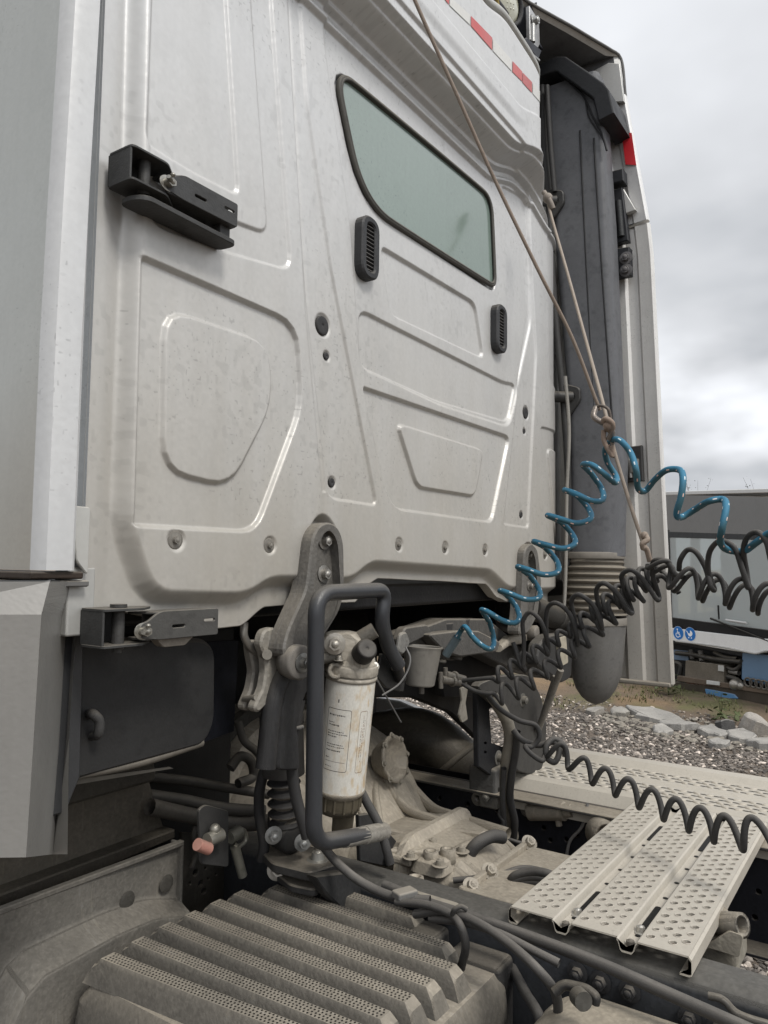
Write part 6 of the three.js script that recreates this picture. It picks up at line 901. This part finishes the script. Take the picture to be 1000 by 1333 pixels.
  // grass and weeds
  const blades = (cx, cy, cz, n, rad, h, out) => { for (let i = 0; i < n; i++) { const a = rr(0, 6.283), r = rad * Math.sqrt(rnd()), x = cx + r * Math.cos(a), z = cz + r * Math.sin(a), y = cy, l = h * rr(0.5, 1.2), t = rr(0, 6.283), b = l * rr(0.1, 0.6), w = 0.006 * rr(0.7, 1.5), g = new THREE.BufferGeometry(); const dx = Math.cos(t), dz = Math.sin(t); g.setAttribute('position', new THREE.Float32BufferAttribute([x - dz * w, y, z + dx * w, x + dz * w, y, z - dx * w, x + dx * b * 0.4, y + l * 0.6, z + dz * b * 0.4, x + dx * b, y + l, z + dz * b], 3)); g.setIndex([0, 1, 2, 0, 2, 1, 2, 1, 3]); g.computeVertexNormals(); out.push(g); } };
  const grass = []; for (let i = 0; i < 26; i++) { const x = rr(7.8, 10), z = rr(-4, 0.2); blades(x, gz(x, z) - 0.01, z, 16, 0.12, 0.07, grass); }
  for (const [px, py] of [[830, 898], [845, 903], [815, 908], [795, 906], [860, 910], [710, 908], [712, 912]]) { const p = at(px, py, { y: 0.06 }); blades(p.x, gz(p.x, p.z) - 0.01, p.z, 45, 0.35, 0.07, grass); }
  part('grass', grass, S({ roughness: 0.8 }, 'dirt', 3), scene, { col: [0.17, 0.19, 0.05], dust: 0.2, side: 0.5, kind: 'stuff', label: 'short yellow green grass at the foot of the bus' });
  const weed = (px, py, h, label, leafs = 40) => {
    const p = at(px, py, { y: 0.05 }), t = thing('weed', label, 'plant'); p.y = gz(p.x, p.z); const lf = [];
    part('stem', [rod(p, p.clone().add(V(0.01, h, 0.01)), 0.006, 0.002, 6), rod(p, p.clone().add(V(0.08, h * 0.8, -0.03)), 0.005, 0.002, 6), rod(p, p.clone().add(V(-0.07, h * 0.75, 0.04)), 0.005, 0.002, 6)], 'rubber', t, { col: [0.09, 0.1, 0.03], dust: 0.1 });
    for (let i = 0; i < leafs; i++) { const k = rr(0.15, 1), s = rr(0.03, 0.06), g = new THREE.SphereGeometry(s, 6, 4).scale(0.5, 0.08, 1).rotateX(rr(-0.7, 0.7)).rotateY(rr(0, 6.28)).translate(p.x + rr(-0.12, 0.12), p.y + h * k, p.z + rr(-0.12, 0.12)); lf.push(g); }
    part('leaves', lf, 'rubber', t, { col: [0.085, 0.12, 0.03], dust: 0.15, side: 0.5, kind: 'stuff' });
  };
  weed(870, 908, 0.26, 'leafy green weed below the left corner of the bus');
  weed(944, 938, 0.12, 'low green weed behind the black tar lump', 30);
  weed(938, 932, 0.28, 'thin tall weed stalk standing before the bus bumper', 10);
}
{ // the bus parked beyond, its front cover removed
  const bus = thing('bus', 'parked city bus seen from the front with its lower grille missing', 'bus');
  const O = at(875, 890, 10.2), R = at(1000, 918, 8.9), Up = at(875, 640, 10.2).sub(O).normalize(), U = R.clone().sub(O); U.addScaledVector(Up, -U.dot(Up)).normalize(); const W = U.clone().cross(Up);
  O.y = Math.max(O.y, 0.2); bus.position.copy(O); bus.quaternion.setFromRotationMatrix(new THREE.Matrix4().makeBasis(U, Up, W));
  const inv = new THREE.Matrix4().makeBasis(U, Up, W).setPosition(O).invert();
  const L = (px, py, w = 0) => { const d = at(px, py, 1).sub(camera.position), o = O.clone().addScaledVector(W, w), t = o.sub(camera.position).dot(W) / d.dot(W); return camera.position.clone().addScaledVector(d, t).applyMatrix4(inv); };
  const pl = (P, w, dep, r = 0.02, holes = []) => plate(roundedPoly(P.map((q) => { const p = L(q[0], q[1], w); return [p.x, p.y]; }), r), dep, XY(w - dep), 0.004, holes);
  const x0 = L(800, 760).x, x1 = L(1000, 760).x + 0.75, top = L(900, 641).y, sill = L(900, 812).y, mid = L(900, 858).y, bx = (a, b, c, d, e, f, r = 0.02) => box(a, b, c, d, e, f, r);
  const P = (n, g, m, o) => part(n, g, m, bus, o);
  // shell open at its windows so that daylight comes in
  P('roof', [bx(x0, x1, top - 0.06, top, -9, -0.05, 0.03)], 'paint', { col: [0.34, 0.35, 0.36], dust: 0.3 });
  P('roof_edge', bx(x0, x1, top - 0.03, top + 0.02, -0.08, 0.01, 0.01), 'paint', { col: [0.68, 0.68, 0.67], dust: 0.3 });
  P('destination_panel', [pl([[860, 644], [1110, 650], [1110, 700], [860, 694]], 0.0, 0.05)], 'paint', { col: [0.20, 0.205, 0.21], dust: 0.35, side: 0.5, label: 'grey blank panel above the bus windscreen' });
  P('floor', bx(x0, x1, 0.45, 0.52, -9, -0.1), 'plastic', { col: [0.08, 0.08, 0.085], dust: 0.3 });
  for (const x of [x0, x1 - 0.05]) { P('side_panel', bx(x, x + 0.05, 0.15, sill - 0.1, -9, -0.08), 'paint', { col: [0.60, 0.60, 0.59], dust: 0.4 }); for (let k = 0; k < 7; k++) P('side_pillar', bx(x, x + 0.05, sill - 0.1, top - 0.06, -0.22 - k * 1.4, -0.10 - k * 1.4), 'paint', { col: [0.3, 0.3, 0.3], dust: 0.3 }); }
  P('back_wall', bx(x0, x1, 0.4, sill + 0.2, -9.05, -9), 'paint', { col: [0.35, 0.35, 0.35], dust: 0.3 });
  const seatCol = [0.03, 0.034, 0.05];
  for (let k = 0; k < 5; k++) for (const x of [x0 + 0.35, x0 + 0.9, x1 - 1.0, x1 - 0.5]) P('seat', [bx(x, x + 0.42, 0.5, 0.95, -2.0 - k * 0.9, -1.6 - k * 0.9, 0.05), bx(x, x + 0.42, 0.95, 1.55, -2.05 - k * 0.9, -1.94 - k * 0.9, 0.05)], 'plastic', { col: seatCol, dust: 0.3 });
  P('dashboard', [bx(x0 + 0.1, x1 - 0.1, sill - 0.30, sill - 0.02, -0.55, -0.1, 0.05)], 'plastic', { col: [0.05, 0.052, 0.055], dust: 0.5 });
  const sw = L(952, 760, -0.7); P('steering_wheel', new THREE.TorusGeometry(0.23, 0.016, 8, 32).rotateX(-0.9).translate(sw.x, sw.y - 0.05, sw.z), 'rubber', { col: [0.02, 0.02, 0.02], dust: 0.2 });
  P('driver_seat', [bx(sw.x - 0.05, sw.x + 0.5, 0.6, 1.75, -1.4, -1.15, 0.08)], 'plastic', { col: [0.025, 0.026, 0.03], dust: 0.2 });
  P('cab_door', [bx(sw.x - 0.35, sw.x - 0.3, 0.5, 1.9, -2.2, -0.9, 0.02)], 'plastic', { col: [0.12, 0.12, 0.12], dust: 0.3 });
  P('interior_mirror', [pl([[938, 722], [946, 720], [946, 727], [937, 728]], -0.1, 0.03, 0.02)], 'plastic', { col: [0.03, 0.03, 0.03], dust: 0.2 });
  P('notice_sheet', [pl([[915, 775], [945, 778], [944, 792], [914, 790]], -0.12, 0.004, 0.005)], 'plastic', { col: [0.10, 0.11, 0.11], dust: 0.4 });
  P('yellow_rail', bent([L(917, 800, -0.6), L(919, 775, -0.6), L(926, 760, -0.6)], 0.018, 0.05), 'paint', { col: [0.5, 0.38, 0.05], dust: 0.2 });
  const glass = new THREE.MeshPhysicalMaterial({ color: 0xe2e7e6, transmission: 0.55, thickness: 0, roughness: 0.08, ior: 1.5, transparent: false });
  P('windscreen', [pl([[862, 695], [1104, 702], [1116, 838], [866, 806]], 0.0, 0.006, 0.04)], glass, { col: [1, 1, 1], dust: 0 });
  P('windscreen_shade', [pl([[862, 692], [1104, 700], [1104, 706], [862, 699]], 0.004, 0.02, 0.01)], 'plastic', { col: [0.09, 0.095, 0.1], dust: 0.3 });
  P('front_pillar', [pl([[858, 690], [872, 690], [876, 812], [862, 812]], 0.0, 0.10, 0.01)], 'plastic', { col: [0.05, 0.05, 0.052], dust: 0.3 });
  P('wiper_cowl', [pl([[866, 803], [1116, 836], [1116, 848], [866, 822]], 0.03, 0.06, 0.02)], 'plastic', { col: [0.018, 0.018, 0.02], dust: 0.25 });
  P('wiper', [rod(L(925, 805, 0.06), L(1004, 836, 0.05), 0.014, 0.008, 8), rod(L(935, 788, 0.06), L(936, 806, 0.05), 0.012, 0.01, 8)], 'plastic', { col: [0.02, 0.02, 0.02], dust: 0.2, kind: undefined });
  P('wiper_blade', rod(L(945, 807, 0.07), L(972, 811, 0.07), 0.014, 0.014, 8), 'paint', { col: [0.6, 0.6, 0.6], dust: 0.2 });
  P('front_band', [pl([[866, 817], [1116, 846], [1116, 872], [1000, 848], [984, 851], [975, 850], [890, 836], [870, 832]], 0.05, 0.10, 0.03)], 'paint', { col: [0.88, 0.88, 0.87], dust: 0.04, side: 0.3, label: 'white front band of the bus' });
  P('band_edge', tube([L(880, 834.5, 0.055), L(940, 842, 0.055), L(974, 849, 0.055), L(985, 850.5, 0.055), L(1000, 847, 0.055), L(1060, 858, 0.055)], 0.012), 'paint', { col: [0.5, 0.5, 0.49], dust: 0.4 });
  // two round blue stickers: wheelchair and pram signs
  const sticker = (px, py, kind) => {
    const cv = document.createElement('canvas'); cv.width = cv.height = 128; const c = cv.getContext('2d'); c.fillStyle = '#ffffff'; c.fillRect(0, 0, 128, 128); c.fillStyle = '#1673c4'; c.beginPath(); c.arc(64, 64, 62, 0, 7); c.fill(); c.strokeStyle = c.fillStyle = '#ffffff'; c.lineWidth = 8; c.lineCap = 'round';
    if (kind) { c.beginPath(); c.arc(52, 30, 8, 0, 7); c.fill(); c.beginPath(); c.moveTo(53, 44); c.lineTo(58, 70); c.lineTo(80, 72); c.lineTo(88, 94); c.stroke(); c.beginPath(); c.moveTo(55, 56); c.lineTo(76, 57); c.stroke(); c.beginPath(); c.arc(58, 82, 22, 0.5, 3.9); c.stroke(); }
    else { c.beginPath(); c.moveTo(34, 58); c.lineTo(90, 58); c.arc(62, 58, 28, 0, Math.PI); c.fill(); c.beginPath(); c.moveTo(62, 58); c.lineTo(62, 30); c.arc(62, 58, 28, -Math.PI / 2, 0); c.fill(); c.beginPath(); c.moveTo(36, 56); c.lineTo(22, 40); c.stroke(); c.beginPath(); c.arc(48, 98, 7, 0, 7); c.arc(78, 98, 7, 0, 7); c.fill(); }
    const tx = new THREE.CanvasTexture(cv); tx.colorSpace = THREE.SRGBColorSpace; const p = L(px, py, 0.058);
    const g = new THREE.CircleGeometry(0.088, 36).translate(p.x, p.y, p.z);
    part('sticker', g, new THREE.MeshStandardMaterial({ map: tx, vertexColors: true, roughness: 0.5 }), bus, { col: [0.95, 0.95, 0.95], dust: 0.15, keepUV: true, label: kind ? 'round blue wheelchair sticker' : 'round blue pram sticker' });
  };
  sticker(883, 824, true); sticker(898.5, 825.5, false);
  // what the missing cover lays bare
  P('front_recess', [pl([[862, 834], [1116, 870], [1116, 930], [866, 892]], -0.30, 0.02, 0.01)], 'steel', { col: [0.03, 0.032, 0.035], dust: 0.4 });
  P('heater_box', [pl([[893, 860], [942, 866], [943, 896], [892, 889]], -0.05, 0.2, 0.01)], 'steel', { col: [0.17, 0.15, 0.125], dust: 0.5, side: 0.4 });
  for (let k = 0; k < 9; k++) P('heater_fin', [pl([[894 + k * 5.3, 885 + k * 0.7], [897.5 + k * 5.3, 885.4 + k * 0.7], [897.5 + k * 5.3, 891.5 + k * 0.7], [894 + k * 5.3, 891 + k * 0.7]], -0.03, 0.02, 0.002)], 'steel', { col: [0.24, 0.13, 0.10], dust: 0.3 });
  P('white_tag', [pl([[935, 866], [942, 867], [942, 874], [935, 873]], -0.03, 0.004, 0.002)], 'paint', { col: [0.55, 0.55, 0.53], dust: 0.3 });
  P('blue_panel', [pl([[967, 850], [1060, 862], [1060, 905], [966, 884]], -0.04, 0.06, 0.01)], 'paint', { col: [0.09, 0.22, 0.40], dust: 0.4, side: 0.5 });
  P('blue_frame', [pl([[876, 846], [896, 848], [896, 860], [876, 858]], -0.15, 0.03, 0.01)], 'paint', { col: [0.11, 0.2, 0.33], dust: 0.4, side: 0.4 });
  P('blue_tow_bracket', [pl([[918, 897], [930, 899], [955, 904], [960, 909], [930, 908], [920, 904]], 0.0, 0.05, 0.01)], 'paint', { col: [0.09, 0.27, 0.52], dust: 0.3, side: 0.3 });
  P('bumper_beam', [pl([[862, 886], [1116, 918], [1116, 936], [866, 898]], -0.02, 0.10, 0.01)], 'steel', { col: [0.10, 0.08, 0.062], dust: 0.5, side: 0.4 });
  P('bumper_beam', [pl([[882, 880], [1000, 898], [1000, 903], [882, 886]], 0.0, 0.05, 0.01)], 'steel', { col: [0.14, 0.10, 0.075], dust: 0.4, side: 0.4 });
  P('white_marker', [pl([[920, 886], [936, 888], [936, 892], [920, 890]], 0.02, 0.02, 0.004)], 'paint', { col: [0.7, 0.7, 0.68], dust: 0.2 });
  for (const [l, r, c] of [[[[880, 850], [900, 852], [930, 858], [965, 862]], 0.03, 0.06], [[[944, 868], [956, 872], [964, 866], [966, 858]], 0.025, 0.10], [[[944, 880], [958, 884], [966, 890]], 0.03, 0.09], [[[900, 846], [902, 858]], 0.035, 0.10], [[[912, 847], [914, 860]], 0.035, 0.12], [[[930, 850], [944, 856], [960, 858]], 0.028, 0.04], [[[950, 874], [962, 876]], 0.03, 0.22], [[[876, 862], [886, 866], [884, 884]], 0.03, 0.05], [[[872, 896], [884, 908], [905, 908], [930, 896]], 0.012, 0.18]]) P('pipe', tube(l.map((q, i) => L(q[0], q[1], -0.1 + 0.02 * i)), r, 8), 'steel', { col: [c, c * 0.97, c * 0.95], dust: 0.4 });
  P('pump', [ball(L(957, 891, -0.02), 0.07, 12), ball(L(965, 893, -0.02), 0.05, 12)], 'galv', { col: [0.36, 0.34, 0.31], dust: 0.4, kind: undefined });
  for (let k = 0; k < 7; k++) P('fan_vane', new THREE.TorusGeometry(0.05, 0.012, 6, 16).translate(...L(974 + k * 7, 888 + k * 1.3, 0.0).toArray()), 'steel', { col: [0.11, 0.10, 0.09], dust: 0.4 });
  for (const x of [x0 + 0.15, x1 - 0.45]) P('wheel', lathe([[0.25, -0.14], [0.44, -0.14], [0.48, -0.1], [0.48, 0.1], [0.44, 0.14], [0.25, 0.14], [0, 0.1]], V(x + 0.15, 0.28, -2.4), V(1, 0, 0), 32), 'rubber', { col: [0.02, 0.02, 0.02], dust: 0.4 });
}
{ // sparse bare treetops far beyond the bus
  const tree = (px, d, topPy, label) => {
    const b = at(px, 735, d); b.y = 0; const h = at(px, topPy, d).y, t = thing('bare_tree', label, 'tree'), lim = [], lf = [];
    part('trunk', rod(b, V(b.x, h * 0.55, b.z), 0.16, 0.09, 8), 'cast', t, { col: [0.07, 0.06, 0.05], dust: 0.1 });
    for (let i = 0; i < 16; i++) { const y0 = h * rr(0.4, 0.75), s = V(b.x + rr(-0.1, 0.1), Math.min(y0, h * 0.6), b.z), e = V(b.x + rr(-1.6, 1.6), Math.min(h, y0 + h * rr(0.15, 0.4)), b.z + rr(-1.6, 1.6)); lim.push(rod(s, e, 0.018, 0.006, 5)); for (let k = 0; k < 9; k++) { const q = s.clone().lerp(e, rr(0.45, 1.05)); lf.push(new THREE.CircleGeometry(rr(0.025, 0.06), 5).rotateX(rr(0, 3)).rotateY(rr(0, 6)).translate(q.x + rr(-0.25, 0.25), q.y + rr(-0.2, 0.25), q.z + rr(-0.25, 0.25))); } }
    part('limbs', lim, 'cast', t, { col: [0.08, 0.07, 0.055], dust: 0.1, kind: 'stuff' });
    part('crown', lf, 'rubber', t, { col: [0.10, 0.11, 0.06], dust: 0.1, side: 0.5, kind: 'stuff' });
  };
  tree(910, 60, 618, 'thin sparse treetop above the left half of the bus roof');
  tree(996, 55, 622, 'thin sparse treetop above the bus roof at the right picture edge');
}
renderer.render(scene, camera);
